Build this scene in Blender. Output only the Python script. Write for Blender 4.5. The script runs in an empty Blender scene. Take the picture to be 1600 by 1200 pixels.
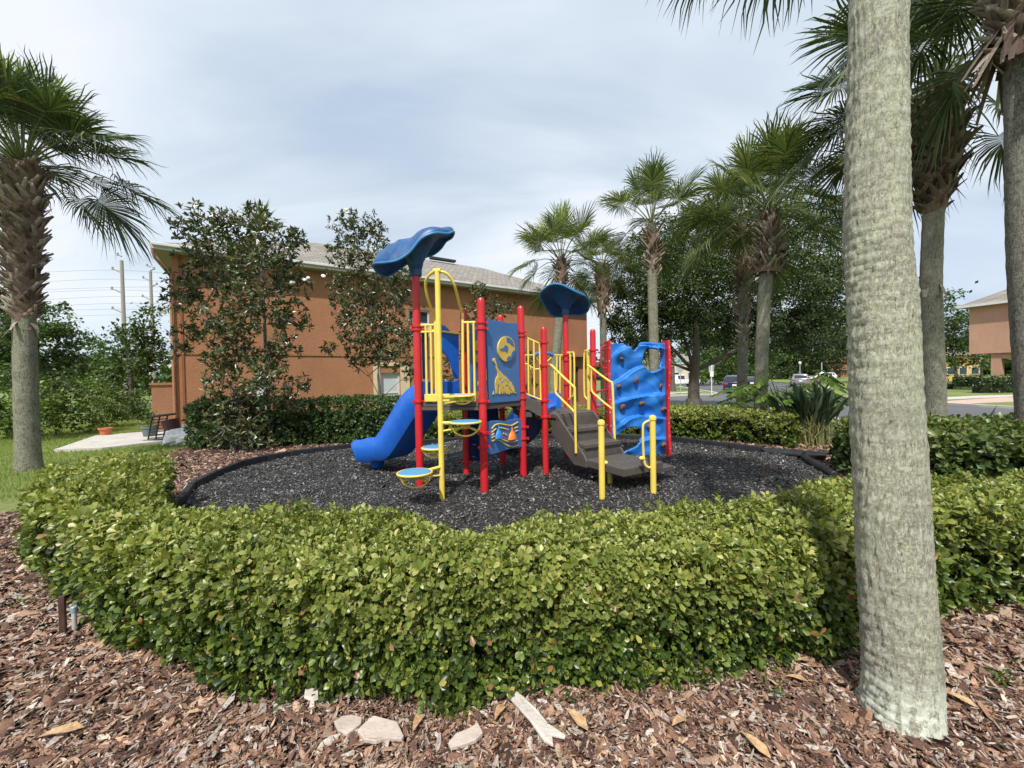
import bpy, math, random
import numpy as np
from mathutils import Vector, Matrix
rng = np.random.default_rng(11); random.seed(5)
D = bpy.data; scene = bpy.context.scene; COL = scene.collection
PI = math.pi
# ------------------------------------------------------------------ camera
F = 622.2; CAMZ = 1.6
PITCH = math.atan(12/F); ROLL = 0.018
RC = Matrix.Rotation(PI/2-PITCH, 3, 'X') @ Matrix.Rotation(-ROLL, 3, 'Z')
RCT = RC.transposed(); CP = Vector((0, 0, CAMZ))
def ray(px, py): return RC @ Vector(((px-800)/F, (600-py)/F, -1))
def G(px, py, z=0.0):
    d = ray(px, py); t = (z-CAMZ)/d.z; return CP+d*t
def AT(px, py, Y):
    d = ray(px, py); return CP+d*(Y/d.y)
def proj(p):
    q = RCT @ (Vector(p)-CP); return 800+F*q.x/-q.z, 600-F*q.y/-q.z
def zat(P, py):
    a, b = -1.0, 20.0
    for _ in range(40):
        m = (a+b)/2
        if proj((P[0], P[1], m))[1] > py: a = m
        else: b = m
    return a
def onpl(px, py, P, n):
    d = ray(px, py); n = Vector(n); return CP+d*((Vector(P)-CP).dot(n)/d.dot(n))
cam = D.cameras.new('camera'); cam.sensor_width = 36; cam.lens = F/1600*36; cam.clip_end = 4000; cam.clip_start = .05
camo = D.objects.new('camera', cam); COL.objects.link(camo)
camo.matrix_world = Matrix.Translation(CP) @ RC.to_4x4(); scene.camera = camo
# ------------------------------------------------------------------ materials
def newmat(name):
    m = D.materials.new(name); m.use_nodes = True; nt = m.node_tree
    return m, nt, nt.nodes['Principled BSDF']
def nd(nt, t, ins=None, **kw):
    n = nt.nodes.new(t)
    for k, v in kw.items(): setattr(n, k, v)
    if ins:
        for k, v in ins.items():
            if hasattr(v, 'is_output') or isinstance(v, bpy.types.NodeSocket): nt.links.new(v, n.inputs[k])
            else: n.inputs[k].default_value = v
    return n
def ramp(nt, fac, stops, interp='LINEAR'):
    r = nt.nodes.new('ShaderNodeValToRGB'); r.color_ramp.interpolation = interp
    el = r.color_ramp.elements
    while len(el) < len(stops): el.new(0.5)
    for e, (p, c) in zip(el, stops): e.position = p; e.color = (*c, 1)
    nt.links.new(fac, r.inputs[0]); return r.outputs[0]
def mixc(nt, fac, a, b, bt='MIX'):
    n = nt.nodes.new('ShaderNodeMix'); n.data_type = 'RGBA'; n.blend_type = bt
    for i, v in ((0, fac), (6, a), (7, b)):
        if isinstance(v, bpy.types.NodeSocket): nt.links.new(v, n.inputs[i])
        else: n.inputs[i].default_value = v if i == 0 else (*v, 1)
    return n.outputs[2]
def mth(nt, op, a, b=0.0, clamp=False):
    n = nt.nodes.new('ShaderNodeMath'); n.operation = op; n.use_clamp = clamp
    for i, v in ((0, a), (1, b)):
        if isinstance(v, bpy.types.NodeSocket): nt.links.new(v, n.inputs[i])
        else: n.inputs[i].default_value = v
    return n.outputs[0]
def noise(nt, scale, detail=4, rough=.55, vec=None, dist=0.0):
    n = nd(nt, 'ShaderNodeTexNoise', {'Scale': scale, 'Detail': detail, 'Roughness': rough, 'Distortion': dist})
    if vec is not None: nt.links.new(vec, n.inputs['Vector'])
    return n.outputs[0]
def objc(nt, scale=(1, 1, 1), rot=(0, 0, 0)):
    t = nd(nt, 'ShaderNodeTexCoord'); m = nd(nt, 'ShaderNodeMapping', {'Vector': t.outputs['Object'], 'Scale': scale, 'Rotation': rot})
    return m.outputs[0]
def bump(nt, bs, h, strength=.5, dist=.02):
    b = nd(nt, 'ShaderNodeBump', {'Height': h, 'Strength': strength, 'Distance': dist})
    nt.links.new(b.outputs[0], bs.inputs['Normal'])
def plain(name, c, rough=.5, var=.12, nscale=6, metal=0, spec=.5, bmp=0, bscale=60, dirt=None):
    m, nt, b = newmat(name); v = objc(nt)
    n = noise(nt, nscale, 5, .6, v)
    lo = tuple(x*(1-var) for x in c); hi = tuple(min(1, x*(1+var)) for x in c)
    cc = ramp(nt, n, [(.3, lo), (.7, hi)])
    if dirt:
        g = noise(nt, 14, 6, .7, v); g2 = ramp(nt, g, [(.5, (0, 0, 0)), (.72, (1, 1, 1))])
        cc = mixc(nt, mth(nt, 'MULTIPLY', g2, .5), cc, dirt)
        g3 = noise(nt, 1.3, 3, .6, v); cc = mixc(nt, ramp(nt, g3, [(.45, (0, 0, 0)), (.7, (.35,)*3)]), cc, tuple(min(1, .55*x+.45*d_) for x, d_ in zip(c, dirt)))
        sc_ = noise(nt, 1.0, 4, .8, objc(nt, (9, 9, 70))); cc = mixc(nt, ramp(nt, sc_, [(.66, (0, 0, 0)), (.74, (.5,)*3)]), cc, tuple(min(1, x*.6+.12) for x in c))
    nt.links.new(cc, b.inputs['Base Color'])
    b.inputs['Roughness'].default_value = rough; b.inputs['Metallic'].default_value = metal
    b.inputs['Specular IOR Level'].default_value = spec
    nt.links.new(ramp(nt, n, [(.3, (rough*.8,)*3), (.7, (min(1, rough*1.2),)*3)]), b.inputs['Roughness'])
    if bmp: bump(nt, b, noise(nt, bscale, 5, .6, v), bmp, .01)
    return m
def leafmat(name, stops, rough=.42, trans=.3, topz=None, topc=None, patch=None, spec=.5):
    m, nt, b = newmat(name)
    g = nd(nt, 'ShaderNodeNewGeometry')
    c = ramp(nt, g.outputs['Random Per Island'], stops)
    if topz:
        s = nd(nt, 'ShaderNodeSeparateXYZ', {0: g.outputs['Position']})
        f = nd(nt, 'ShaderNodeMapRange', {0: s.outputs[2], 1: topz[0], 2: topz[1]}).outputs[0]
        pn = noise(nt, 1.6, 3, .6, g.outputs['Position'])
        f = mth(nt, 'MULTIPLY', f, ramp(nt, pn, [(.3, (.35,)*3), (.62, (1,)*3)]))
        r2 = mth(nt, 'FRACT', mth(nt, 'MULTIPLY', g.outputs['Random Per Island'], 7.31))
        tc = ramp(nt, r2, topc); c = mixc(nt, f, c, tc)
    if patch:
        pn = noise(nt, patch[0], 4, .6, g.outputs['Position'])
        c = mixc(nt, ramp(nt, pn, [(.42, (0, 0, 0)), (.62, (.8,)*3)]), c, patch[1])
    nt.links.new(c, b.inputs['Base Color']); b.inputs['Roughness'].default_value = rough
    b.inputs['Specular IOR Level'].default_value = spec
    t = nd(nt, 'ShaderNodeBsdfTranslucent', {'Color': mixc(nt, 1.0, c, (1.3, 1.35, .5), 'MULTIPLY')})
    mx = nd(nt, 'ShaderNodeMixShader', {0: trans, 1: b.outputs[0], 2: t.outputs[0]})
    nt.links.new(mx.outputs[0], nt.nodes['Material Output'].inputs[0]); return m
# ------------------------------------------------------------------ mesh helpers
def link(name, me, mat, parent=None):
    if mat: me.materials.append(mat)
    o = D.objects.new(name, me); COL.objects.link(o)
    if parent: o.parent = parent
    return o
def tag(o, label, cat, group=None, kind=None):
    if label: o['label'] = label
    if cat: o['category'] = cat
    if group: o['group'] = group
    if kind: o['kind'] = kind
    return o
def empty(name, label, cat, group=None):
    o = D.objects.new(name, None); COL.objects.link(o); o.empty_display_size = .2
    return tag(o, label, cat, group)
def trimesh(name, V, T, mat, parent=None, smooth=False):
    me = D.meshes.new(name); V = np.ascontiguousarray(V, dtype=np.float32); T = np.ascontiguousarray(T, dtype=np.int32)
    me.vertices.add(len(V)); me.vertices.foreach_set('co', V.ravel())
    me.loops.add(T.size); me.loops.foreach_set('vertex_index', T.ravel())
    me.polygons.add(len(T)); me.polygons.foreach_set('loop_start', np.arange(len(T), dtype=np.int32)*T.shape[1])
    me.update(calc_edges=True)
    if smooth: me.polygons.foreach_set('use_smooth', np.ones(len(T), dtype=bool))
    return link(name, me, mat, parent)
def frames(d, n):
    d = d/np.linalg.norm(d, axis=1, keepdims=True)
    x = np.cross(d, n); l = np.linalg.norm(x, axis=1, keepdims=True); x = np.where(l > 1e-6, x/np.maximum(l, 1e-6), np.array([1., 0, 0]))
    z = np.cross(x, d); return np.stack([x, d, z], axis=2)
def inst(tv, tf, pos, R, sc):
    N = len(pos); n = len(tv)
    sc = np.asarray(sc, float)
    if sc.ndim == 1: sc = np.repeat(sc[:, None], 3, 1)
    P = tv[None]*sc[:, None, :]
    V = np.einsum('nij,nkj->nki', R, P)+pos[:, None, :]
    T = tf[None]+(np.arange(N)*n)[:, None, None]
    return V.reshape(-1, 3), T.reshape(-1, tf.shape[1])
class Acc:
    def __init__(s): s.V = []; s.T = []; s.n = 0
    def add(s, V, T):
        s.V.append(V); s.T.append(T+s.n); s.n += len(V)
    def build(s, name, mat, parent=None, smooth=False):
        return trimesh(name, np.concatenate(s.V), np.concatenate(s.T), mat, parent, smooth)
def catmull(pts, n=6):
    pts = [Vector(p) for p in pts]; out = []
    for i in range(len(pts)-1):
        p0 = pts[max(i-1, 0)]; p1 = pts[i]; p2 = pts[i+1]; p3 = pts[min(i+2, len(pts)-1)]
        for k in range(n):
            t = k/n
            out.append(.5*((2*p1)+(p2-p0)*t+(2*p0-5*p1+4*p2-p3)*t*t+(3*p1-p0-3*p2+p3)*t**3))
    out.append(pts[-1]); return out
class MB:
    def __init__(s): s.v = []; s.f = []
    def add(s, v, f):
        o = len(s.v); s.v += [tuple(p) for p in v]; s.f += [tuple(i+o for i in q) for q in f]; return s
    def box(s, c, size, rz=0, M=None, taper=1.0):
        hx, hy, hz = size[0]/2, size[1]/2, size[2]/2
        R = Matrix.Rotation(rz, 3, 'Z') if M is None else M
        vs = []
        for z, k in ((-hz, 1), (hz, taper)):
            for x, y in ((-hx, -hy), (hx, -hy), (hx, hy), (-hx, hy)): vs.append(Vector(c)+R @ Vector((x*k, y*k, z)))
        return s.add(vs, [(3, 2, 1, 0), (4, 5, 6, 7), (0, 1, 5, 4), (1, 2, 6, 5), (2, 3, 7, 6), (3, 0, 4, 7)])
    def tube(s, pts, r, n=10, cap=True, smooth=0):
        pts = catmull(pts, smooth) if smooth else [Vector(p) for p in pts]
        m = len(pts); rs = r if hasattr(r, '__len__') else [r]*m
        if len(rs) != m: rs = [rs[0]+(rs[-1]-rs[0])*i/(m-1) for i in range(m)]
        vs = []; up = None
        for i in range(m):
            t = (pts[min(i+1, m-1)]-pts[max(i-1, 0)])
            if t.length < 1e-9: t = Vector((0, 0, 1))
            t.normalize()
            if up is None: up = Vector((0, 0, 1)) if abs(t.z) < .9 else Vector((1, 0, 0))
            a = t.cross(up)
            if a.length < 1e-6: a = t.orthogonal()
            a.normalize(); b = a.cross(t); up = b
            for k in range(n):
                th = 2*PI*k/n; vs.append(pts[i]+(a*math.cos(th)+b*math.sin(th))*rs[i])
        fs = [(i*n+k, i*n+(k+1) % n, (i+1)*n+(k+1) % n, (i+1)*n+k) for i in range(m-1) for k in range(n)]
        if cap: fs += [tuple(range(n))[::-1], tuple((m-1)*n+k for k in range(n))]
        return s.add(vs, fs)
    def lathe(s, base, prof, n=20, axis=(0, 0, 1)):
        q = Vector((0, 0, 1)).rotation_difference(Vector(axis)).to_matrix(); vs = []
        for r, z in prof:
            for k in range(n): vs.append(Vector(base)+q @ Vector((r*math.cos(2*PI*k/n), r*math.sin(2*PI*k/n), z)))
        m = len(prof)
        fs = [(i*n+k, i*n+(k+1) % n, (i+1)*n+(k+1) % n, (i+1)*n+k) for i in range(m-1) for k in range(n)]
        fs += [tuple(range(n))[::-1], tuple((m-1)*n+k for k in range(n))]
        return s.add(vs, fs)
    def plate(s, pts, nrm, th):
        nrm = Vector(nrm).normalized(); n = len(pts); a = [Vector(p)+nrm*th/2 for p in pts]; b = [Vector(p)-nrm*th/2 for p in pts]
        return s.add(a+b, [tuple(range(n)), tuple(range(2*n-1, n-1, -1))]+[(i, i+n, (i+1) % n+n, (i+1) % n) for i in range(n)])
    def ell(s, c, r, n=14, m=8, M=None):
        M = M or Matrix.Identity(3); vs = []
        for i in range(m+1):
            ph = PI*i/m
            for k in range(n):
                th = 2*PI*k/n; vs.append(Vector(c)+M @ Vector((r[0]*math.sin(ph)*math.cos(th), r[1]*math.sin(ph)*math.sin(th), r[2]*math.cos(ph))))
        return s.add(vs, [(i*n+k, (i+1)*n+k, (i+1)*n+(k+1) % n, i*n+(k+1) % n) for i in range(m) for k in range(n)])
    def build(s, name, mat, parent=None, smooth=True, bevel=0, sharp=35):
        me = D.meshes.new(name); me.from_pydata(s.v, [], s.f); me.update()
        if smooth:
            me.polygons.foreach_set('use_smooth', np.ones(len(me.polygons), dtype=bool)); me.set_sharp_from_angle(angle=math.radians(sharp))
        o = link(name, me, mat, parent)
        if bevel:
            b = o.modifiers.new('b', 'BEVEL'); b.width = bevel; b.segments = 2; b.limit_method = 'ANGLE'; b.angle_limit = math.radians(30)
        return o
def inpoly(P, poly):
    x, y = P[:, 0], P[:, 1]; c = np.zeros(len(P), bool); n = len(poly)
    for i in range(n):
        x1, y1 = poly[i]; x2, y2 = poly[(i+1) % n]
        if y1 == y2: continue
        k = ((y1 > y) != (y2 > y)) & (x < (x2-x1)*(y-y1)/(y2-y1)+x1); c ^= k
    return c
def edist(P, poly):
    best = np.full(len(P), 1e9); nx = np.zeros((len(P), 2)); n = len(poly)
    for i in range(n):
        a = np.array(poly[i]); b = np.array(poly[(i+1) % n]); ab = b-a
        t = np.clip(((P-a) @ ab)/(ab @ ab), 0, 1); q = a+t[:, None]*ab; dv = q-P; d = np.linalg.norm(dv, axis=1)
        k = d < best; best[k] = d[k]; nx[k] = (dv/np.maximum(d, 1e-6)[:, None])[k]
    return best, nx
def smoothpoly(poly, n=5):
    p = [Vector((a, b, 0)) for a, b in poly]; L = len(p); out = []
    for i in range(L):
        p0, p1, p2, p3 = p[i-1], p[i], p[(i+1) % L], p[(i+2) % L]
        for k in range(n):
            t = k/n; q = .5*((2*p1)+(p2-p0)*t+(2*p0-5*p1+4*p2-p3)*t*t+(3*p1-p0-3*p2+p3)*t**3); out.append((q.x, q.y))
    return out
# ------------------------------------------------------------------ world and sun
sd = Vector((-.15, -.60, .85)).normalized()
w = D.worlds.new('World'); scene.world = w; w.use_nodes = True; nt = w.node_tree
bg = nt.nodes['Background']; bg.inputs[1].default_value = .112
sky = nd(nt, 'ShaderNodeTexSky', sky_type='NISHITA'); sky.sun_disc = False
sky.sun_elevation = math.asin(sd.z); sky.sun_rotation = math.atan2(sd.x, sd.y)
tc = nd(nt, 'ShaderNodeTexCoord'); sp = nd(nt, 'ShaderNodeSeparateXYZ', {0: tc.outputs['Generated']})
zz = mth(nt, 'ADD', mth(nt, 'MAXIMUM', sp.outputs[2], 0.0), .22)
cv = nd(nt, 'ShaderNodeCombineXYZ', {0: mth(nt, 'DIVIDE', sp.outputs[0], zz), 1: mth(nt, 'DIVIDE', sp.outputs[1], zz), 2: 0.0}).outputs[0]
mp = nd(nt, 'ShaderNodeMapping', {'Vector': cv, 'Rotation': (0, 0, .5), 'Scale': (.55, 1.5, 1)}).outputs[0]
n1 = noise(nt, 1.1, 6, .5, mp, .5); n2 = noise(nt, .45, 3, .5, cv)
nn = mth(nt, 'ADD', mth(nt, 'MULTIPLY', n1, .55), mth(nt, 'MULTIPLY', n2, .45))
cl = ramp(nt, nn, [(.38, (4.9, 6.0, 7.4)), (.45, (6.2, 7.1, 8.2)), (.50, (7.3, 8.1, 9.0)), (.57, (8.7, 9.1, 9.7))])
hz = ramp(nt, sp.outputs[2], [(0, (1, 1, 1)), (.35, (0, 0, 0))])
cl = mixc(nt, mth(nt, 'MULTIPLY', hz, .35), cl, (7.2, 8.5, 9.8))
rt = mth(nt, 'MULTIPLY', mth(nt, 'MULTIPLY', nd(nt, 'ShaderNodeMapRange', {0: sp.outputs[0], 1: .52, 2: .85}).outputs[0], hz), .75)
cl = mixc(nt, rt, cl, (2.9, 4.3, 6.6))
fin = mixc(nt, .92, sky.outputs[0], cl)
nt.links.new(fin, bg.inputs[0])
sl = D.lights.new('sun', 'SUN'); sl.energy = 5.0; sl.angle = math.radians(.9); sl.color = (1, .955, .89)
so = D.objects.new('sun', sl); COL.objects.link(so); so.rotation_euler = sd.to_track_quat('Z', 'Y').to_euler()
scene.view_settings.view_transform = 'Standard'; scene.view_settings.look = 'None'; scene.view_settings.exposure = 0
# ------------------------------------------------------------------ palette
red = plain('red paint', (.56, .018, .025), .32, .1, 3, spec=.5, dirt=(.42, .05, .05))
yellow = plain('yellow paint', (.82, .62, .10), .38, .08, 4, dirt=(.62, .5, .2))
blue = plain('blue plastic', (.012, .12, .55), .34, .12, 3, bmp=.06, dirt=(.05, .2, .6))
blue2 = plain('light blue plastic', (.018, .17, .56), .48, .14, 3, bmp=.15, bscale=25, dirt=(.05, .25, .6))
panelb = plain('panel blue', (.05, .17, .42), .5, .08, 5, dirt=(.1, .2, .42))
navy = plain('canopy blue', (.007, .06, .20), .42, .15, 4, dirt=(.06, .2, .38))
dnavy = plain('dark blue plastic', (.008, .035, .16), .4, .1, 4)
brown = plain('deck coating', (.082, .07, .062), .6, .15, 8, bmp=.3, bscale=120, dirt=(.12, .1, .085))
reliefy = plain('relief yellow', (.72, .5, .1), .5, .1, 8)
discb = plain('disc blue', (.07, .27, .5), .6, .15, 30, dirt=(.2, .35, .5))
orange = plain('orange plastic', (.85, .22, .02), .4, .1, 6)
holdm = plain('hold clay', (.16, .075, .05), .7, .25, 30, bmp=.3)
white = plain('white paint', (.78, .77, .74), .5, .06, 5, dirt=(.55, .53, .5))
blackp = plain('black plastic', (.018, .02, .024), .45, .2, 5, dirt=(.06, .06, .065))
# ------------------------------------------------------------------ ground
def gz(x, y):
    t = np.clip((.55*x+.83*y-11.2)/2.6, 0, 1); return -.35*(t*t*(3-2*t))
def gridmesh(name, xs, ys, zf, mat, keep=None):
    X, Y = np.meshgrid(xs, ys); Z = zf(X, Y); V = np.stack([X, Y, Z], -1).reshape(-1, 3); nx = len(xs)
    i = np.arange(len(ys)-1)[:, None]*nx+np.arange(nx-1)[None]; i = i.ravel()
    T = np.stack([i, i+1, i+nx+1, i+nx], 1)
    if keep is not None:
        c = V[T].mean(1); T = T[keep(c)]
    o = trimesh(name, V, T, mat, smooth=True); o['kind'] = 'structure'; return o
m, nt, b = newmat('grass ground'); v = objc(nt)
a = noise(nt, .35, 5, .6, v); c = noise(nt, 9, 6, .7, v)
gc = ramp(nt, a, [(.3, (.14, .20, .04)), (.55, (.21, .27, .06)), (.75, (.28, .3, .1))])
gc = mixc(nt, ramp(nt, c, [(.35, (0, 0, 0)), (.7, (.6,)*3)]), gc, (.055, .08, .02))
nt.links.new(gc, b.inputs['Base Color']); b.inputs['Roughness'].default_value = .9
bump(nt, b, noise(nt, 40, 5, .7, v), .8, .04); grassm = m
s = np.sinh(np.linspace(-5, 5, 141))/np.sinh(5)
gridmesh('ground', s*1500+2, s*1500+9, lambda x, y: gz(x, y)-.012, grassm)
def sheet(name, poly, z, mat, res=.18, curved=True, follow=True, bumpz=None):
    P = smoothpoly(poly, 5) if curved else poly
    xs = [p[0] for p in P]; ys = [p[1] for p in P]
    import bmesh
    bm = bmesh.new(); vs = [bm.verts.new((x, y, 0)) for x, y in P]; bm.faces.new(vs)
    bmesh.ops.triangulate(bm, faces=bm.faces)
    for ax, lo, hi in ((0, min(xs), max(xs)), (1, min(ys), max(ys))):
        k = int((hi-lo)/res)
        for i in range(1, k):
            co = [0, 0, 0]; co[ax] = lo+(hi-lo)*i/k; no = [0, 0, 0]; no[ax] = 1
            bmesh.ops.bisect_plane(bm, geom=bm.verts[:]+bm.edges[:]+bm.faces[:], plane_co=co, plane_no=no)
    for vv in bm.verts:
        vv.co.z = z+(float(gz(vv.co.x, vv.co.y)) if follow else 0)+(bumpz(vv.co.x, vv.co.y) if bumpz else 0)
    bmesh.ops.recalc_face_normals(bm, faces=bm.faces)
    me = D.meshes.new(name); bm.to_mesh(me); bm.free()
    if me.polygons[0].normal.z < 0: me.flip_normals()
    me.polygons.foreach_set('use_smooth', np.ones(len(me.polygons), dtype=bool))
    o = link(name, me, mat); o['kind'] = 'structure'; return o
m, nt, b = newmat('bark bed'); v = objc(nt)
n = noise(nt, 22, 7, .75, v); nt.links.new(ramp(nt, n, [(.3, (.02, .012, .009)), (.5, (.09, .045, .03)), (.65, (.2, .11, .075))]), b.inputs['Base Color'])
b.inputs['Roughness'].default_value = .95; bump(nt, b, n, 1, .05); bedm = m
bed = [(-2.5, 1.55), (-1.9, 1.1), (-1, .6), (3, .4), (7, .3), (9.5, 2.5), (9, 6), (8.3, 8.5), (7.2, 10), (4, 11.0), (-3.4, 10.9), (-7.2, 10.2), (-8.0, 9.3), (-7.2, 7.6), (-6.4, 6.0), (-6.3, 5.2), (-6.9, 4.4), (-7.6, 3.9), (-6, 2.8), (-3.6, 2.0)]
sheet('mulch_bed', bed, -.004, bedm, .4)
m, nt, b = newmat('rubber bed'); v = objc(nt)
n = noise(nt, 45, 6, .75, v); nt.links.new(ramp(nt, n, [(.35, (.008, .008, .009)), (.55, (.032, .032, .034)), (.72, (.12, .12, .125))]), b.inputs['Base Color'])
b.inputs['Roughness'].default_value = .75; bump(nt, b, n, 1, .04); rubm = m
rub = [(-4.46, 5.35), (-5.0, 6.9), (-5.2, 7.74), (-4.8, 8.6), (-3.66, 9.45), (-1, 9.85), (1.5, 9.85), (3.7, 9.45), (4.9, 7.9), (5.3, 7.1), (4.75, 5.8), (4.0, 4.4), (3.0, 3.5), (1, 2.9), (-.8, 2.8), (-2.2, 3.0), (-3.6, 3.8)]
def und(x, y): return .02*math.sin(x*1.7+y)*math.cos(y*1.3-.5*x)+.012*math.sin(x*4.1-y*3.3)
sheet('rubber_mulch_bed', rub, .03, rubm, .25, bumpz=und)
# asphalt, lawns, kerbs, walks
m, nt, b = newmat('asphalt'); v = objc(nt)
n = noise(nt, 60, 4, .7, v); n2 = noise(nt, .5, 5, .6, v)
c = ramp(nt, n, [(.3, (.085, .087, .092)), (.7, (.15, .15, .155))]); c = mixc(nt, ramp(nt, n2, [(.35, (0, 0, 0)), (.7, (.55,)*3)]), c, (.075, .078, .085))
nt.links.new(c, b.inputs['Base Color']); b.inputs['Roughness'].default_value = .85; asph = m
concrete = plain('concrete', (.5, .47, .43), .85, .15, 3, bmp=.3, bscale=40, dirt=(.3, .28, .25))
road = [(-30, 24), (-2, 22), (4, 20), (8, 19), (11, 17), (13.3, 14.5), (15.2, 12.6), (18, 9), (21, 3), (40, 3), (60, 60), (200, 230), (60, 240), (30, 80), (-30, 60)]
sheet('road', road, .004, asph, 20, curved=False)
def kerb(name, pts, wd=.3, h=.12, z0=-.35):
    mb = MB(); n = len(pts)
    L = []
    for i, p in enumerate(pts):
        a = Vector(pts[max(i-1, 0)]); c_ = Vector(pts[min(i+1, n-1)]); t = (c_-a).normalized(); nrm = Vector((-t.y, t.x)); q = Vector(p)
        L.append((q+nrm*wd/2, q-nrm*wd/2))
    vs = []
    for a, c_ in L: vs += [(a.x, a.y, z0-.05), (a.x, a.y, z0+h), (c_.x, c_.y, z0+h), (c_.x, c_.y, z0-.05)]
    fs = []
    for i in range(n-1):
        for k in range(4): fs.append((i*4+k, i*4+(k+1) % 4, (i+1)*4+(k+1) % 4, (i+1)*4+k))
    mb.add(vs, fs+[(0, 3, 2, 1), (4*n-4, 4*n-3, 4*n-2, 4*n-1)])
    o = mb.build(name, concrete, smooth=False); o['kind'] = 'structure'; return o
lawnA = [(-30, 33.5), (5, 33.4), (13, 33.6), (17.6, 35), (18.6, 36), (19.5, 39), (21.5, 47), (27, 70), (40, 110), (-30, 110)]
lawnB = [(24.3, 31.5), (23.2, 26), (23.4, 19.8), (24.6, 14), (28, 6), (90, 6), (90, 60), (52, 62), (38, 50), (29, 38)]
lawnC = [(45, 64), (56, 63), (66, 76), (110, 130), (60, 130), (52, 84)]
for nm, pl in (('lawn', lawnA), ('lawn', lawnB), ('lawn', lawnC)):
    sheet(nm, pl, .085, grassm, 6, curved=False)
kerb('kerb', lawnA[:8]); kerb('kerb', lawnB[:5]); kerb('kerb', [lawnB[0]]+lawnB[:7:-1]); kerb('kerb', lawnC[:3])
kerb('kerb', road[1:9])
sheet('sidewalk', [(24.0, 23.2), (32, 25.3), (60, 27), (60, 29), (31.5, 26.8), (24.2, 24.6)], .095, concrete, 3, curved=False)
sheet('sidewalk', [(14.7, 11.9), (16.4, 9.9), (18.5, 6), (17.6, 5.8), (15.6, 9.3), (14.1, 11.2)], .008, concrete, 1, curved=False)
sheet('driveway', [(23.6, 20.7), (23.6, 22.3), (31, 25), (32, 22.7)], .093, plain('pink concrete', (.5, .36, .29), .85), 3, curved=False)
sheet('sidewalk', [(5, 35.6), (14, 35.8), (19.3, 40), (19.1, 41.2), (13.6, 37.2), (5, 37)], .09, concrete, 3, curved=False)
patio = [tuple(G(px, py)[:2]) for px, py in ((84, 706), (160, 703), (236, 694), (275, 690), (268, 674), (150, 683))]
o = MB().plate([(x, y, .02) for x, y in patio], (0, 0, 1), .07).build('patio_slab', concrete, smooth=False); o['kind'] = 'structure'
# ------------------------------------------------------------------ chips
def chips(name, poly, N, size, zf, mat, label, cat, near=None, tilt=.35, asp=.35, avoid=None, dpow=1.3):
    P = smoothpoly(poly, 5); xs = [p[0] for p in P]; ys = [p[1] for p in P]
    pts = np.zeros((0, 2))
    while len(pts) < N:
        q = np.stack([rng.uniform(min(xs), max(xs), 300000), rng.uniform(min(ys), max(ys), 300000)], 1)
        r = np.hypot(q[:, 0], q[:, 1]); q = q[inpoly(q, P) & (rng.random(len(q)) < (np.clip(near/np.maximum(r, .3), 0, 1)**dpow))]
        q = q[(np.abs(q[:, 0]) < q[:, 1]*1.45+1.6)]
        if avoid: q = q[~inpoly(q, avoid)]
        pts = np.concatenate([pts, q])
    pts = pts[:N]; n = N
    ang = rng.uniform(0, PI, n); L = size*np.exp(rng.normal(0, .5, n))
    r = np.hypot(pts[:, 0], pts[:, 1]); L *= np.clip(r/near, 1, 2.0)**.5
    W = L*asp*np.exp(rng.normal(0, .3, n)); L = L*1.0
    # irregular flake: 7 rim points and a raised middle, slightly bent
    k = 7; th = np.linspace(0, 2*PI, k, endpoint=False)[None]+rng.uniform(-.25, .25, (n, k))
    rr = rng.uniform(.7, 1.15, (n, k)); u = np.cos(th)*rr*L[:, None]/2; vv = np.sin(th)*rr*W[:, None]/2
    w_ = (u/L[:, None])**2*rng.normal(0, .25, (n, 1))*L[:, None]+rng.normal(0, .02, (n, k))*L[:, None]
    top = np.concatenate([np.stack([u, vv, w_], -1), np.stack([np.zeros(n), np.zeros(n), W*rng.uniform(.0, .18, n)], -1)[:, None]], 1)
    tl = rng.normal(0, tilt, (n, 2)); d = np.stack([np.cos(ang), np.sin(ang), tl[:, 0]], 1); nn = np.stack([-tl[:, 1]*np.sin(ang), tl[:, 1]*np.cos(ang), np.ones(n)], 1)
    R = frames(d, nn); R2 = np.stack([R[:, :, 1], -R[:, :, 0], R[:, :, 2]], 2)
    z = zf(pts[:, 0], pts[:, 1])+rng.uniform(.0, .022, n)
    V = np.einsum('nij,nkj->nki', R2, top)+np.stack([pts[:, 0], pts[:, 1], z], 1)[:, None]
    tf = np.array([(i, (i+1) % k, k) for i in range(k)]); T = tf[None]+(np.arange(n)*(k+1))[:, None, None]
    o = trimesh(name, V.reshape(-1, 3), T.reshape(-1, 3), mat); return tag(o, label, cat, kind='stuff')
def chipmat(name, stops, rough=.8, sc=90, dark=(.03, .02, .015), amt=.5, spec=.3):
    m, nt, b = newmat(name); g = nd(nt, 'ShaderNodeNewGeometry')
    c = ramp(nt, g.outputs['Random Per Island'], stops)
    n = noise(nt, sc, 5, .7, g.outputs['Position'])
    c = mixc(nt, ramp(nt, n, [(.35, (amt,)*3), (.6, (0, 0, 0))]), c, dark)
    nt.links.new(c, b.inputs['Base Color']); b.inputs['Roughness'].default_value = rough; b.inputs['Specular IOR Level'].default_value = spec
    bump(nt, b, n, .6, .008); return m
barkm = chipmat('bark chips', [(0, (.045, .025, .018)), (.2, (.15, .08, .06)), (.4, (.27, .15, .10)), (.56, (.38, .21, .135)), (.7, (.46, .31, .215)), (.82, (.38, .33, .29)), (.92, (.68, .60, .52)), (1, (.62, .36, .2))])
rubc = chipmat('rubber chips', [(0, (.012, .0115, .011)), (.3, (.042, .04, .038)), (.6, (.105, .10, .095)), (.88, (.25, .24, .23)), (.98, (.38, .37, .35)), (1, (.6, .52, .45))], rough=.5, dark=(.004, .004, .005), spec=.5)
flat = lambda x, y: np.zeros_like(x)+.0
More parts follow.
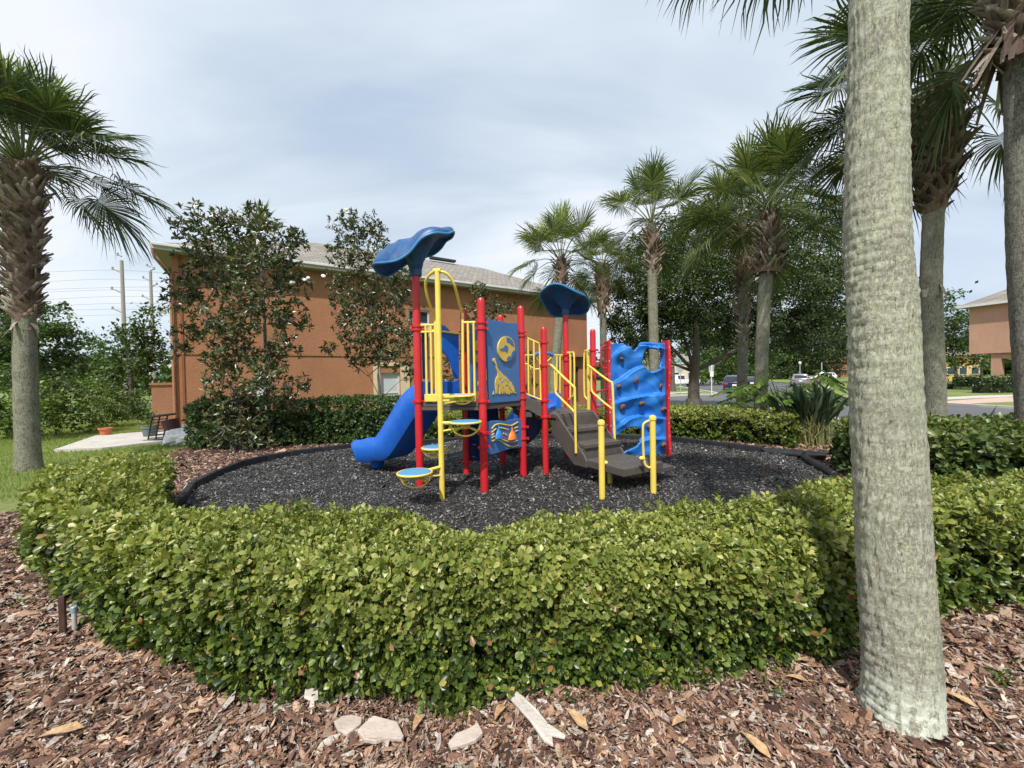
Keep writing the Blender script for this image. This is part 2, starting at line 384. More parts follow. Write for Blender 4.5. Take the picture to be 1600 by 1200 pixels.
rubp = smoothpoly(rub, 5)
chips('bark_chips', bed, 130000, .038, flat, barkm, 'reddish brown bark mulch chips covering the ground around the hedge', 'mulch', asp=.28, near=2.6, avoid=rubp, dpow=1.7)
chips('rubber_chips', rub, 150000, .021, lambda x, y: .03+.02*np.sin(x*1.7+y)*np.cos(y*1.3-.5*x)+.012*np.sin(x*4.1-y*3.3), rubc, 'shredded black rubber mulch under the play structure', 'rubber mulch', near=5.5, dpow=1.2)
chips('bark_shreds', bed, 70000, .016, lambda x, y: x*0+.012, barkm, 'fine shredded bark and dust between the larger mulch chips', 'mulch', near=2.2, avoid=rubp, dpow=2.0, asp=.22, tilt=.5)
# ------------------------------------------------------------------ leaf templates
def leaf8(w=.33, fold=.1, curl=.12, pointed=.0):
    v = np.array([(0, 0, 0), (-w*.62, .34, fold*.7), (0, .32, 0), (w*.62, .34, fold*.7), (-w*(.98-pointed), .74, fold*.5-curl*.3), (0, .7, -curl*.35), (w*(.98-pointed), .74, fold*.5-curl*.3), (0, 1, -curl)])
    f = np.array([(0, 2, 1), (0, 3, 2), (1, 2, 5), (1, 5, 4), (2, 3, 6), (2, 6, 5), (4, 5, 7), (5, 6, 7)]); return v, f
def leaf4(w=.3, curl=.1):
    v = np.array([(0, 0, 0), (-w, .5, .06), (0, 1, -curl), (w, .5, .06)]); return v, np.array([(0, 3, 2), (0, 2, 1)])
def sprig(lv, lf, n=7, L=1.0, spread=(.5, 1.2), stem=.8):
    pos = []; d = []; sc = []
    for i in range(n):
        t = i/(n-1); a = i*2.4+rng.uniform(-.3, .3); el = spread[1]*(1-t)+spread[0]*t
        dd = np.array([math.cos(a)*math.sin(el), math.sin(a)*math.sin(el), math.cos(el)]); d.append(dd)
        pos.append([0, 0, t*stem*L]); sc.append(L*rng.uniform(.7, 1.15)*(1-.25*t))
    d = np.array(d); R = frames(d, np.tile([0, 0, 1.], (n, 1))+rng.normal(0, .2, (n, 3)))
    return inst(lv, lf, np.array(pos), R, np.array(sc))
def scatter_sprigs(acc, temps, pos, nrm, size, jit=.35):
    n = len(pos); d = nrm+rng.normal(0, jit, (n, 3)); R0 = frames(d, rng.normal(0, 1, (n, 3)))
    R = np.stack([R0[:, :, 0], R0[:, :, 2]*-1, R0[:, :, 1]], 2)     # template z -> d
    k = rng.integers(0, len(temps), n)
    for j, (tv, tf) in enumerate(temps):
        s_ = k == j
        if s_.any(): acc.add(*inst(tv, tf, pos[s_], R[s_], size[s_]))
lv8, lf8 = leaf8(.28, .13, .14); lv4, lf4 = leaf4(.33)
SP8 = [sprig(lv8, lf8, 7) for _ in range(8)]; SP4 = [sprig(lv4, lf4, 6) for _ in range(6)]
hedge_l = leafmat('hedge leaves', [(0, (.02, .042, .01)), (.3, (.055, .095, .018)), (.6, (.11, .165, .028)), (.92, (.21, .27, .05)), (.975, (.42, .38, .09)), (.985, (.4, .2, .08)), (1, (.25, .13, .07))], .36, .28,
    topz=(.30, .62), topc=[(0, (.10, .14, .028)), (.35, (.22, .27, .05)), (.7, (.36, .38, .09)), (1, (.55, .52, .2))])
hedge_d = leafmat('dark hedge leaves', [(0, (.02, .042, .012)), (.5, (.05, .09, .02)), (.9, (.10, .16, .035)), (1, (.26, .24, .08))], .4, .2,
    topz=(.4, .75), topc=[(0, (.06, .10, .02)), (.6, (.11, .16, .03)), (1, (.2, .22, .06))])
hedge_bk = leafmat('back hedge leaves', [(0, (.018, .04, .012)), (.5, (.045, .09, .02)), (.9, (.09, .15, .04)), (1, (.18, .23, .07))], .4, .2)
twigm = plain('twig', (.07, .055, .04), .9, .3, 20, bmp=.3)
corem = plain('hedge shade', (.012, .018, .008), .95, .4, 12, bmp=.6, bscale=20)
def hedge(name, label, poly, h, leafm, L, dens, near, temps, R=.24, group=None, hvar=.03, notch=None):
    root = empty(name, label, 'hedge', group); P = smoothpoly(poly, 4)
    cx = sum(p[0] for p in P)/len(P); cy = sum(p[1] for p in P)/len(P)
    xs = [p[0] for p in P]; ys = [p[1] for p in P]
    def hh(q):
        b = h*(1+hvar*np.sin(q[:, 0]*2.3+1.1*q[:, 1])+hvar*.8*np.sin(q[:, 1]*3.7-1.9*q[:, 0]+1))+.02*np.sin(q[:, 0]*9)*np.cos(q[:, 1]*8)
        if notch: b = b-notch[3]*np.exp(-(((q[:, 0]-notch[0])/notch[2])**2+((q[:, 1]-notch[1])/notch[2])**2))
        return b
    area = (max(xs)-min(xs))*(max(ys)-min(ys)); acc = Acc()
    # top
    n = int(area*dens*1.5); q = np.stack([rng.uniform(min(xs), max(xs), n), rng.uniform(min(ys), max(ys), n)], 1); q = q[inpoly(q, P)]
    r = np.hypot(q[:, 0], q[:, 1]); keep = rng.random(len(q)) < np.clip(near/r, 0, 1)**1.6; q = q[keep]; r = r[keep]
    d, nx = edist(q, P); t = np.clip(d/R, 0, 1); zt = hh(q)-(h*.42)*(1-np.sqrt(1-(1-t)**2))
    dep = rng.exponential(.04, len(q))-.055*(rng.random(len(q)) < .06); nrm = np.stack([nx[:, 0]*(1-t)*1.3, nx[:, 1]*(1-t)*1.3, .75+0*t], 1)
    scatter_sprigs(acc, temps, np.stack([q[:, 0], q[:, 1], zt-dep-L*.6], 1), nrm, L*np.clip(r/near, 1, 2.2)**.45*rng.uniform(.65, 1.3, len(q))*np.where(rng.random(len(q)) < .05, 1.5, 1), .5)
    # sides
    ed = [(Vector(P[i]), Vector(P[(i+1) % len(P)])) for i in range(len(P))]; tot = sum((b_-a_).length for a_, b_ in ed)
    area2 = sum((ed[i][0].x*ed[i][1].y-ed[i][1].x*ed[i][0].y) for i in range(len(ed))); sg = 1 if area2 > 0 else -1
    for a_, b_ in ed:
        t_ = (b_-a_); ln = t_.length; m_ = (a_+b_)/2; rr = m_.length
        nrm2 = np.array([t_.y, -t_.x, 0])/max(ln, 1e-6)*sg
        facing = -(nrm2[0]*m_.x+nrm2[1]*m_.y) > -.25*rr
        if not facing: continue
        k = int(ln*h*dens*1.5*min(1, near/rr)**1.6)
        if k < 1: continue
        u = rng.random(k); z = h*(.02+.93*rng.random(k)); ins = rng.exponential(.085, k)-.04+.05*np.sin((a_.x+u*ln)*6+z*7)*.6+.09*np.clip((z/h-.75)/.25, 0, 1)**2-.03*np.sin((a_.x+a_.y+u*ln)*2.1)
        gp = np.sin((a_.x+a_.y*1.3+u*ln)*8.3+z*5)*np.sin(z*11+(a_.x-a_.y+u*ln)*3.1)+.5*np.sin((a_.x*2+u*ln)*17+z*13); ins = ins+.11*np.clip(gp-.35, 0, 1)
        pos = np.stack([a_.x+t_.x*u-nrm2[0]*ins, a_.y+t_.y*u-nrm2[1]*ins, z], 1)
        nr = np.tile(nrm2, (k, 1)); nr[:, 2] = .35+.5*z/h
        scatter_sprigs(acc, temps, pos, nr, L*1.3*max(1, min(rr/near, 2.2))**.45*rng.uniform(.7, 1.35, k), .6)
    fo = acc.build('foliage', leafm, root)
    # solid core, coloured near black for the shade behind the leaves
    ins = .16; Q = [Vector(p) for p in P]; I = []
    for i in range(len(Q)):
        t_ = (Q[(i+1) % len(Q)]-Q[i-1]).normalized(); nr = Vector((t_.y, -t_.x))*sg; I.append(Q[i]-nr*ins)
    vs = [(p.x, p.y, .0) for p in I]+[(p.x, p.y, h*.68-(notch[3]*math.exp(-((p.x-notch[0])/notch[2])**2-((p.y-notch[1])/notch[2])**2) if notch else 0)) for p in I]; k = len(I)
    MB().add(vs, [tuple(range(k, 2*k))]+[(i, (i+1) % k, (i+1) % k+k, i+k) for i in range(k)]).build('shade_core', corem, root, smooth=False)
    # woody stems showing at the foot
    for i in range(0, len(I), 2):
        p = I[i]
        if p.length > near*1.7 or L > .05: continue
        for _ in range(2):
            mb = MB()
            a0 = rng.uniform(0, 2*PI); x0 = p.x+rng.normal(0, .08); y0 = p.y+rng.normal(0, .08)
            e = Vector((x0+.18*math.cos(a0), y0+.18*math.sin(a0), h*.6)); mb.tube([(x0, y0, -.02), (x0+.04*math.cos(a0), y0+.04*math.sin(a0), h*.3), e], [.008, .006, .003], 5); mb.build('stem', twigm, root)
    return root
front = [(-4.2, 3.45), (-3.12, 2.86), (-2.36, 2.44), (-1.3, 2.06), (-.3, 1.93), (.65, 2.03), (1.4, 2.17), (2.05, 2.38), (2.7, 2.58), (3.4, 2.66), (5.2, 2.75), (6.2, 3.1), (5.9, 3.75), (4.0, 3.4), (3.5, 3.65), (2.75, 3.5), (1.9, 2.98), (1.0, 2.86), (.4, 2.78), (-.1, 2.62), (-.42, 2.66), (-.85, 2.82), (-1.9, 2.98), (-2.95, 3.15), (-3.75, 4.1), (-4.7, 5.2), (-5.5, 5.2), (-4.95, 4.2)]
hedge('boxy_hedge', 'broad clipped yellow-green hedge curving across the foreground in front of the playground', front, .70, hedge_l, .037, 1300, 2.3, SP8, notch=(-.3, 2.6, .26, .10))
rightd = [(5.0, 5.6), (5.35, 6.5), (6.7, 6.9), (8.6, 6.3), (8.9, 4.5), (6.9, 4.05), (5.6, 4.6)]
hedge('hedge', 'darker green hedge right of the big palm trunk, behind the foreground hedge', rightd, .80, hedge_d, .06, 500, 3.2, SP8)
a, b_ = G(1045, 684), G(1252, 700)
ringr = [(a.x-.6, a.y+.1), (a.x, a.y), ((a.x+b_.x)/2, (a.y+b_.y)/2+.12), (b_.x-.1, b_.y), (b_.x-.05, b_.y+.6), (b_.x-.5, b_.y+1.1), (a.x+1.3, a.y+.95), (a.x, a.y+1.0), (a.x-1.5, a.y+1.1), (-2.9, a.y+1.1), (-2.9, a.y+.25)]
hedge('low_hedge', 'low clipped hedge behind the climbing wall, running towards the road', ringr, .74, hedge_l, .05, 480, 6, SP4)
a, b_ = G(306, 703), G(640, 690)
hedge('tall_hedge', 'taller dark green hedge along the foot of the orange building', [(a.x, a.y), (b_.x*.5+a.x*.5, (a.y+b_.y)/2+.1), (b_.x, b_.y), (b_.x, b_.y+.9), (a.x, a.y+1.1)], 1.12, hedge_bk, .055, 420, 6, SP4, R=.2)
# ------------------------------------------------------------------ play structure
PS = empty('play_structure', 'red, yellow and blue playground structure with slides, roofs, steps and a climbing wall', 'playground')
P = {}
for k, (x, y) in dict(P1=(657, 762), P2=(757, 766), P3=(729, 743), P4=(818, 742), B=(786, 726), P5=(853, 740), P6=(887, 715), P7=(929, 727)).items():
    g = G(x, y, .03); P[k] = Vector((g.x, g.y, 0))
P['Q'] = P['P5']+(P['P6']-P['P7'])
tops = dict(P2=465, P3=482, P4=478, B=492, P5=511, P7=514)
zt = {k: zat(P[k], v) for k, v in tops.items()}; zt['Q'] = zt['P5']
zt['P1'] = zat(P['P1'], 424); zt['P6'] = zat(P['P6'], 486)
colr = dict(P1=(510, 515.5, 627), P2=(504, 513.5, 627, 676, 698), P3=(520, 722), P4=(519, 525, 611, 622, 667, 685), P5=(535, 571, 626, 651), P6=(554, 563, 600), P7=(547, 571, 613, 646), B=(560, 640), Q=(560, 640))
PR = .062
for k in P:
    ft = .055 if k in ('P2', 'P4', 'P1') else .050
    mb = MB(); top = zt[k]
    pr = [(ft, -.05), (ft, top-.04)] if k in ('P1', 'P6') else [(ft, -.05), (ft, top-.075), (ft*.94, top-.035), (ft*.7, top-.01), (ft*.25, top)]
    mb.lathe(P[k], pr, 20); post = mb.build('post', red, PS)
    for y in colr[k]:
        z = zat(P[k], y); cb = MB(); cb.lathe((P[k].x, P[k].y, z), [(ft+.001, -.017), (ft+.017, -.014), (ft+.017, .014), (ft+.001, .017)], 20)
        for s_ in (0, 1.9, 3.9): cb.box((P[k].x+math.cos(s_)*(ft+.024), P[k].y+math.sin(s_)*(ft+.024), z), (.034, .024, .036), s_)
        cb.build('collar', red, post)
H1 = zat(P['P2'], 629); H2 = zat(P['P7'], 641)+.0
def deck(keys, z, th=.06, inset=.02):
    c = sum((P[k] for k in keys), Vector())/len(keys); pts = [c+(P[k]-c)*.98 for k in keys]
    d_ = MB().plate([(p.x, p.y, z-th/2) for p in pts], (0, 0, 1), th).build('deck', brown, PS, smooth=False, bevel=.01)
    mb = MB()
    for i in range(len(pts)):
        a_, b__ = pts[i], pts[(i+1) % len(pts)]; mm = (a_+b__)/2; t = b__-a_
        mb.box((mm.x, mm.y, z-th-.022), (t.length*.9, .04, .042), math.atan2(t.y, t.x))
    mb.build('deck_rim', brown, d_, smooth=False)
deck(['P1', 'P2', 'P3'], H1); deck(['P2', 'P4', 'B', 'P3'], H1+.003); deck(['P5', 'P7', 'P6', 'Q'], H2)
def nrmof(a, b): t = (P[b]-P[a]).normalized(); return Vector((t.y, -t.x, 0))
# step between the decks
t = (P['P5']-P['P4']); mid = (P['P4']+P['B']+P['P5']+P['Q'])/4; ang = math.atan2(t.y, t.x)
MB().box((mid.x, mid.y, (H1+H2)/2-.03), (t.length*.9, .85, .05), ang).box((mid.x, mid.y-.0, (H1+H2)/2-.12), (t.length*.5, .8, .1), ang).build('step', brown, PS, smooth=False, bevel=.008)
n45 = nrmof('P4', 'P5')
pp = [onpl(x, y, P['P4']+n45*.02, n45) for x, y in ((821, 620), (846, 628), (846, 650), (842, 650), (821, 638))]
MB().plate(pp, n45, .04).build('side_panel', brown, PS, smooth=False, bevel=.006)
def rail(pxs, pl, nr, r=.019, name='handrail', mat=None, par=None, sm=3, n=8, off=0):
    pts = [onpl(x, y, Vector(pl)+Vector(nr)*off, nr) for x, y in pxs]
    return MB().tube(pts, r, n, smooth=sm).build(name, mat or yellow, par or PS)
# barrier between P1 and P2 with the arched opening
n12 = nrmof('P1', 'P2'); b12 = P['P1']
def bars(name, segs, pl, nr, r=.014, off=0, par=None):
    mb = MB()
    for a_, c_ in segs: mb.tube([onpl(*a_, Vector(pl)+Vector(nr)*off, nr), onpl(*c_, Vector(pl)+Vector(nr)*off, nr)], r, 8)
    return mb.build(name, yellow, par or PS)
bl = bars('barrier', [((657, 508.5), (681, 507.5)), ((665, 508), (667, 619)), ((673, 508), (675, 619)), ((681.5, 500), (682.5, 619)), ((657, 519), (681, 518))], b12, n12, .017)
br = bars('barrier', [((723, 504), (757, 503)), ((731, 504), (733, 619)), ((740, 504), (742, 619)), ((723, 490), (724, 619))], b12, n12, .017)
c0, c1 = onpl(664, 622, b12, n12), onpl(744, 621, b12, n12); t = c1-c0
MB().box(((c0+c1)/2), (t.length, .05, .11), math.atan2(t.y, t.x)).build('entry_plate', yellow, PS, smooth=False, bevel=.01)
# pole with arch handrails and disc steps
pb = G(691, 778, .03); pb.z = 0; pz = zat(pb, 424)
pole = MB().lathe(pb, [(.036, -.05), (.036, pz)], 18).build('climber_pole', yellow, PS)
MB().tube([(pb.x-.05, pb.y+.01, pz+.005), (pb.x+.05, pb.y-.01, pz+.005)], .034, 14).build('tee_joint', yellow, pole)
def mixpl(pts):   # points: px, py, weight between pole plane depth and barrier plane
    out = []
    for x, y, w_ in pts:
        a_ = onpl(x, y, pb, n12); c_ = onpl(x, y, b12, n12); out.append(a_.lerp(c_, w_))
    return out
MB().tube(mixpl([(684, 424, 0), (675, 426, .05), (667, 435, .15), (665, 447, .3), (668, 465, .5), (674, 483, .75), (679, 498, 1), (680, 512, 1), (681, 560, 1), (682, 619, 1)]), .019, 10, smooth=4).build('arch_handrail', yellow, PS)
MB().tube(mixpl([(685, 424, 0), (695, 426, .05), (703, 433, .15), (710, 446, .3), (714, 460, .5), (718, 476, .75), (722, 489, 1), (723, 505, 1), (723, 560, 1), (724, 619, 1)]), .019, 10, smooth=4).build('arch_handrail', yellow, PS)
for (dx, dy, Y, rpx, hoop) in ((648, 738, pb.y-.33, 26.5, 1), (679, 699, pb.y+.16, 19.5, .9), (727, 659, pb.y-.02, 24.5, 1), (722, 618, pb.y+.3, 18, .8)):
    c = AT(dx, dy, Y); r_ = rpx*Y/F
    dp = MB().lathe(c, [(r_*.9, -.004), (r_*.93, .006), (r_*.88, .014), (.001, .016)], 28).build('disc_step', discb, PS)
    ring = MB().tube([c+Vector((r_*math.cos(a_), r_*math.sin(a_), -.004)) for a_ in np.linspace(0, 2*PI, 33)], .013, 8, cap=False).build('ring', yellow, dp)
    v = Vector((pb.x-c.x, pb.y-c.y, 0)); u = v.normalized(); s_ = Vector((1, 0, 0)) if abs(u.y) > .8 else Vector((math.cos(.1), -math.sin(.1), 0))
    MB().tube([c+s_*(r_*math.cos(a_))+Vector((0, 0, r_*math.sin(a_)*hoop*.92)) for a_ in np.linspace(PI, 2*PI, 21)], .012, 8).build('hoop', yellow, dp)
    k = MB(); k.tube([c+Vector((0, 0, -.02)), Vector((pb.x, pb.y, c.z-.01))], .022, 8); k.tube([c-u*0+Vector((0, 0, -.07)), Vector((pb.x, pb.y, c.z-r_*.6))], .013, 8)
    k.ell(c+Vector((0, 0, -.05)), (r_*.32, r_*.32, .05), 12, 6)
    for a_ in (.5, 2.6): k.tube([c+Vector((0, 0, -.05)), c+s_*(r_*.8*math.cos(a_))+Vector((0, 0, -r_*.55))], .016, 6)
    k.build('arm', yellow, dp)
# roofs
def roof(base, stem_z, fn, R1, R2, rot, th=.07, sr=.085, power=2.6, fl=.36, fw=.26):
    m_, k = 22, 48; top = []; bot = []
    c_, s_ = math.cos(rot), math.sin(rot)
    for i in range(m_+1):
        rho = i/m_
        for j in range(k):
            th_ = 2*PI*j/k; ct, st = math.cos(th_), math.sin(th_)
            q = (abs(ct)**power+abs(st)**power)**(-1/power)*(1+.07*math.cos(3*th_+.6)); x, y = R1*rho*ct*q, R2*rho*st*q
            z = fn(x, y); edge = max(0, (rho-.88)/.12); rl = (1-(edge**2))
            rib = .008*math.cos(x*38) if .3 < rho < .85 else 0
            X, Y = x*c_-y*s_, x*s_+y*c_
            top.append((base.x+X, base.y+Y, z+th*.5*math.sqrt(max(rl, 0))+rib))
            fz = z-th*.5*math.sqrt(max(rl, 0))-.05*(1-rho**2)
            f = math.exp(-(math.hypot(x, y)/fw)**2*1.6); fz = fz*(1-f)+min(fz, stem_z)*f if rho > .16 else stem_z
            if rho <= .16: X, Y = ct*sr*rho/.16, st*sr*rho/.16; X, Y = X*c_-Y*s_, X*s_+Y*c_
            bot.append((base.x+X, base.y+Y, fz))
    fs = []
    for i in range(m_):
        for j in range(k):
            j2 = (j+1) % k; fs.append((i*k+j, i*k+j2, (i+1)*k+j2, (i+1)*k+j)[::-1]); o = (m_+1)*k; fs.append((o+i*k+j, o+i*k+j2, o+(i+1)*k+j2, o+(i+1)*k+j))
    for j in range(k): j2 = (j+1) % k; o = (m_+1)*k; fs.append((m_*k+j, m_*k+j2, o+m_*k+j2, o+m_*k+j))
    r_ = MB().add(top+bot, fs).build('roof', navy, PS, sharp=70)
    MB().lathe((base.x, base.y, stem_z-.07), [(sr*.96, 0), (sr*1.02, .03), (sr*1.02, .09)], 18).build('roof_socket', navy, r_)
def shell(pixs, base, stem_z, B, cz=0.0, t=.05, sr=.085, fw=.2, ribs=0):
    loop = [AT(px, py, base.y+dy) for px, py, dy in pixs]; L = len(loop); R = []
    for i in range(L):
        p0, p1, p2, p3 = loop[i-1], loop[i], loop[(i+1) % L], loop[(i+2) % L]
        for q in range(5):
            u = q/5; R.append(.5*((2*p1)+(p2-p0)*u+(2*p0-5*p1+4*p2-p3)*u*u+(3*p1-p0-3*p2+p3)*u**3))
    k = len(R); C = Vector((base.x, base.y, sum(p.z for p in R)/k+cz)); m_ = 22; top = []; bot = []
    rho_ = [math.sin(PI/2*i/m_) for i in range(m_+1)]
    for rho in rho_:
        for p in R:
            x = C.x+(p.x-C.x)*rho; y = C.y+(p.y-C.y)*rho; z = C.z*(1-rho**1.6)+p.z*rho**1.6; e = math.sqrt(max(0, 1-rho**4))
            rb = ribs*math.sin(x*44+y*9) if .35 < rho < .93 and x < base.x-.08 else 0
            top.append((x, y, z+B*e+rb))
            zb = z+B*e-t*min(1, e*2.2)-.0; d_ = math.hypot(x-C.x, y-C.y); f = math.exp(-(d_/fw)**2)
            if rho <= .12: s_ = rho/.12*sr/max(1e-6, 1); v = Vector((p.x-C.x, p.y-C.y)).normalized(); bot.append((C.x+v.x*s_, C.y+v.y*s_, stem_z))
            else:
                if d_ < sr: v = Vector((p.x-C.x, p.y-C.y)).normalized(); x, y = C.x+v.x*sr*1.02, C.y+v.y*sr*1.02; f = 1
                bot.append((x, y, zb*(1-f)+min(zb, stem_z+.02)*f))
    fs = []; o = (m_+1)*k
    for i in range(m_):
        for j in range(k):
            j2 = (j+1) % k; fs.append((i*k+j, i*k+j2, (i+1)*k+j2, (i+1)*k+j)[::-1]); fs.append((o+i*k+j, o+i*k+j2, o+(i+1)*k+j2, o+(i+1)*k+j))
    r_ = MB().add(top+bot, fs).build('roof', navy, PS, sharp=80)
    MB().tube([tuple(p) for p in R]+[tuple(R[0])], .017, 8, cap=False).build('rolled_edge', plain('roof edge blue', (.03, .2, .42), .5, .1, 5), r_)
    MB().lathe((base.x, base.y, stem_z-.07), [(sr*.96, 0), (sr*1.02, .03), (sr*1.02, .12)], 18).build('roof_socket', navy, r_)
b1 = Vector((P['P1'].x, P['P1'].y, 0)); s1 = zt['P1']
shell([(583, 414, -.05), (590, 411, -.3), (604, 410, -.42), (622, 406, -.45), (640, 394, -.45), (658, 373, -.45), (679, 364, -.42), (699, 365, -.3), (709, 362, -.05), (706, 371, .2), (697, 377, .36), (689, 388, .42), (678, 397, .45), (664, 402, .45), (645, 408, .45), (628, 417, .44), (615, 427, .4), (602, 432, .34), (589, 425, .15)], b1, s1, .19, .02, ribs=.012)
b6 = Vector((P['P6'].x, P['P6'].y, 0)); s6 = zt['P6']
shell([(844, 462, -.1), (851, 451, -.3), (863, 444, -.42), (877, 445, -.45), (892, 452, -.42), (906, 459, -.36), (916, 464, -.2), (921, 474, 0), (918, 486, .22), (908, 492, .34), (892, 492, .4), (877, 495, .42), (863, 493, .36), (853, 481, .2)], b6, s6, .10, .08, sr=.07, fw=.19)
# slides
def slide(prof, start, d, wd, wall, nm, mat):
    d = Vector(d).normalized(); s_ = Vector((-d.y, d.x, 0)); pts = catmull([(a_, 0, z) for a_, z in prof], 6); mb = MB(); k = None; vs = []
    for i, p in enumerate(pts):
        t = (pts[min(i+1, len(pts)-1)]-pts[max(i-1, 0)]).normalized(); nv = Vector((-t.z, 0, t.x)); f = 1
        if i > len(pts)-4: f = [.85, .62, .3][i-(len(pts)-3)]
        w_ = wd/2; sec = [(-w_-.035, -.02), (-w_-.03, wall*.96), (-w_-.005, wall+.012), (-w_+.03, wall), (-w_+.05, wall*.6), (-w_+.08, .05), (-w_+.15, .008), (0, -.006), (w_-.15, .008), (w_-.08, .05), (w_-.05, wall*.6), (w_-.03, wall), (w_+.005, wall+.012), (w_+.03, wall*.96), (w_+.035, -.02), (w_*.85, -.13), (-w_*.85, -.13)]
        k = len(sec)
        for a_, h_ in sec:
            h2 = h_*f if h_ > .02 else h_
            vs.append(start+d*(p.x+nv.x*h2)+Vector((0, 0, p.z+nv.z*h2-start.z))+s_*a_)
    n = len(pts); fs = [(i*k+j, i*k+(j+1) % k, (i+1)*k+(j+1) % k, (i+1)*k+j) for i in range(n-1) for j in range(k)]
    fs += [tuple(range(k)), tuple((n-1)*k+j for j in range(k))[::-1]]
    mb.add(vs, fs); return mb.build(nm, mat, PS, sharp=50), d, s_
st = (P['P1']+P['P3'])/2; dn = -nrmof('P1', 'P3')
if dn.x > 0: dn = -dn
ex = G(590, 716, .2); dn = Vector((ex.x-st.x, ex.y-st.y, 0)).normalized(); LL = math.hypot(ex.x-st.x, ex.y-st.y)+.28
sl1, d, s_ = slide([(-.05, H1+.03), (.2, H1), (.45, H1-.14), (.8, H1-.5), (1.15, H1-.83), (LL*.74, .35), (LL*.84, .30), (LL*.92, .28), (LL*.95, .25)], Vector((st.x, st.y, 0)), dn, .58, .26, 'slide', blue)
fp = st+d*(LL*.86)
MB().lathe((fp.x, fp.y, -.03), [(.05, 0), (.05, .06), (.11, .09), (.13, .2)], 16).build('slide_foot', blue, sl1)
st2 = (P['Q']+P['P6'])/2; d2 = nrmof('Q', 'P6'); d2 = -d2 if d2.y < 0 else d2
sl2, dd, ss = slide([(-.1, H2+.03), (.2, H2), (.5, H2-.22), (1.0, H2-.62), (1.5, .27), (1.9, .22), (2.1, .2)], Vector((st2.x, st2.y, 0)), d2, .55, .25, 'slide', blue)
MB().lathe((st2+dd*1.7)+Vector((0, 0, -.03)), [(.05, 0), (.05, .06), (.11, .09), (.12, .2)], 14).build('slide_foot', blue, sl2)
# hood panels over the first slide (plane P1-P3)
n13 = nrmof('P1', 'P3'); pl13 = P['P1']
h1 = MB().plate([onpl(x, y, pl13, n13) for x, y in ((659, 522), (662, 516), (669, 519), (669, 592), (661, 592))], n13, .03).build('slide_hood', dnavy, PS, bevel=.006)
hx = [(689, 508), (693, 508), (698, 512), (703, 518), (716, 522), (716.5, 592), (709.5, 592), (707, 580), (703, 566), (697, 556), (691, 549), (689, 545)]
MB().plate([onpl(x, y, pl13, n13) for x, y in hx], n13, .035).build('slide_hood', blue, PS, bevel=.008)
MB().plate([onpl(x, y, pl13, n13) for x, y in ((690, 597), (692, 595), (706, 596), (716.5, 593), (717, 622), (690, 622))], n13, .05).build('slide_entry', blue, PS, bevel=.01)
MB().plate([onpl(x, y, pl13, n13) for x, y in ((658, 596), (669, 595), (676, 602), (676, 622), (658, 624))], n13, .05).build('slide_entry', blue, PS, bevel=.01)
rail([(657, 514), (690, 518), (721, 522)], pl13, n13, .017, off=.03)
# giraffe panel on P2-P4
n24 = nrmof('P2', 'P4'); pl24 = P['P2'].copy()
o24 = [(758, 497), (762, 498), (768, 500), (775, 502), (780, 501), (786, 503), (793, 505), (803, 504.5), (807, 506), (809, 510), (808, 516), (809, 524), (812, 612), (811.5, 626), (765, 630), (763, 626)]
gp = MB().plate([onpl(x, y, pl24, n24) for x, y in o24], n24, .03).build('animal_panel', panelb, PS, smooth=False, bevel=.004)
C5 = lambda pts: [(640+x*.11665, 480+y*.11665) for x, y in pts]
def relief(name, pts, h, mat, par, n_=n24, pl_=pl24, off=.015):
    q = [onpl(x, y, pl_+n_*(off+h/2), n_) for x, y in pts]; return MB().plate(q, n_, h).build(name, mat, par, smooth=False)
cen = (790.7, 545.2)
med = relief('globe', [(cen[0]+13.2*math.cos(a_), cen[1]+19.6*math.sin(a_)) for a_ in np.linspace(0, 2*PI, 40)[:-1]], .022, reliefy, gp)
for pl_ in ([(1296, 404), (1340, 412), (1382, 455), (1406, 530), (1385, 512), (1360, 500), (1345, 480), (1318, 462), (1300, 470), (1302, 440)],
            [(1208, 558), (1240, 552), (1265, 530), (1280, 505), (1315, 520), (1322, 560), (1305, 605), (1278, 580), (1225, 582)],
            [(1300, 700), (1312, 668), (1335, 650), (1362, 668), (1368, 690), (1340, 715), (1315, 722)],
            [(1398, 560), (1408, 600), (1395, 650), (1375, 690), (1360, 640), (1372, 600), (1385, 590)]):
    relief('sea_inlay', C5(pl_), .006, panelb, med, off=.037)
gir = [(1120, 688), (1128, 682), (1135, 692), (1142, 684), (1147, 700), (1158, 745), (1172, 800), (1190, 840), (1225, 870), (1248, 900), (1290, 930), (1310, 950), (1325, 970), (1340, 1000), (1365, 1000), (1368, 1030), (1390, 1060), (1400, 1095), (1404, 1135), (1432, 1152), (1395, 1152), (1380, 1120), (1372, 1152), (1360, 1152), (1352, 1118), (1340, 1166), (1322, 1166), (1320, 1110), (1306, 1162), (1292, 1160), (1285, 1110), (1270, 1155), (1258, 1110), (1250, 1160), (1236, 1160), (1228, 1105), (1215, 1162), (1200, 1162), (1195, 1050), (1180, 1030), (1172, 1155), (1155, 1155), (1148, 1090), (1145, 1010), (1158, 950), (1178, 920), (1178, 880), (1162, 830), (1148, 770), (1135, 745), (1122, 735), (1112, 715)]
gr = relief('giraffe', C5(gir), .012, reliefy, gp)
mb = MB()
for ln in ([(1215, 1030), (1225, 990), (1240, 1010), (1250, 970), (1262, 1000), (1275, 950), (1285, 985)], [(1285, 1045), (1310, 1035), (1330, 1055), (1355, 1085)], [(1300, 960), (1312, 1000), (1330, 1010)], [(1250, 1060), (1262, 1090)], [(1200, 960), (1230, 940)], [(1330, 1080), (1345, 1100), (1370, 1110)]):
    mb.tube([onpl(x, y, pl24+n24*.028, n24) for x, y in C5(ln)], .004, 5)
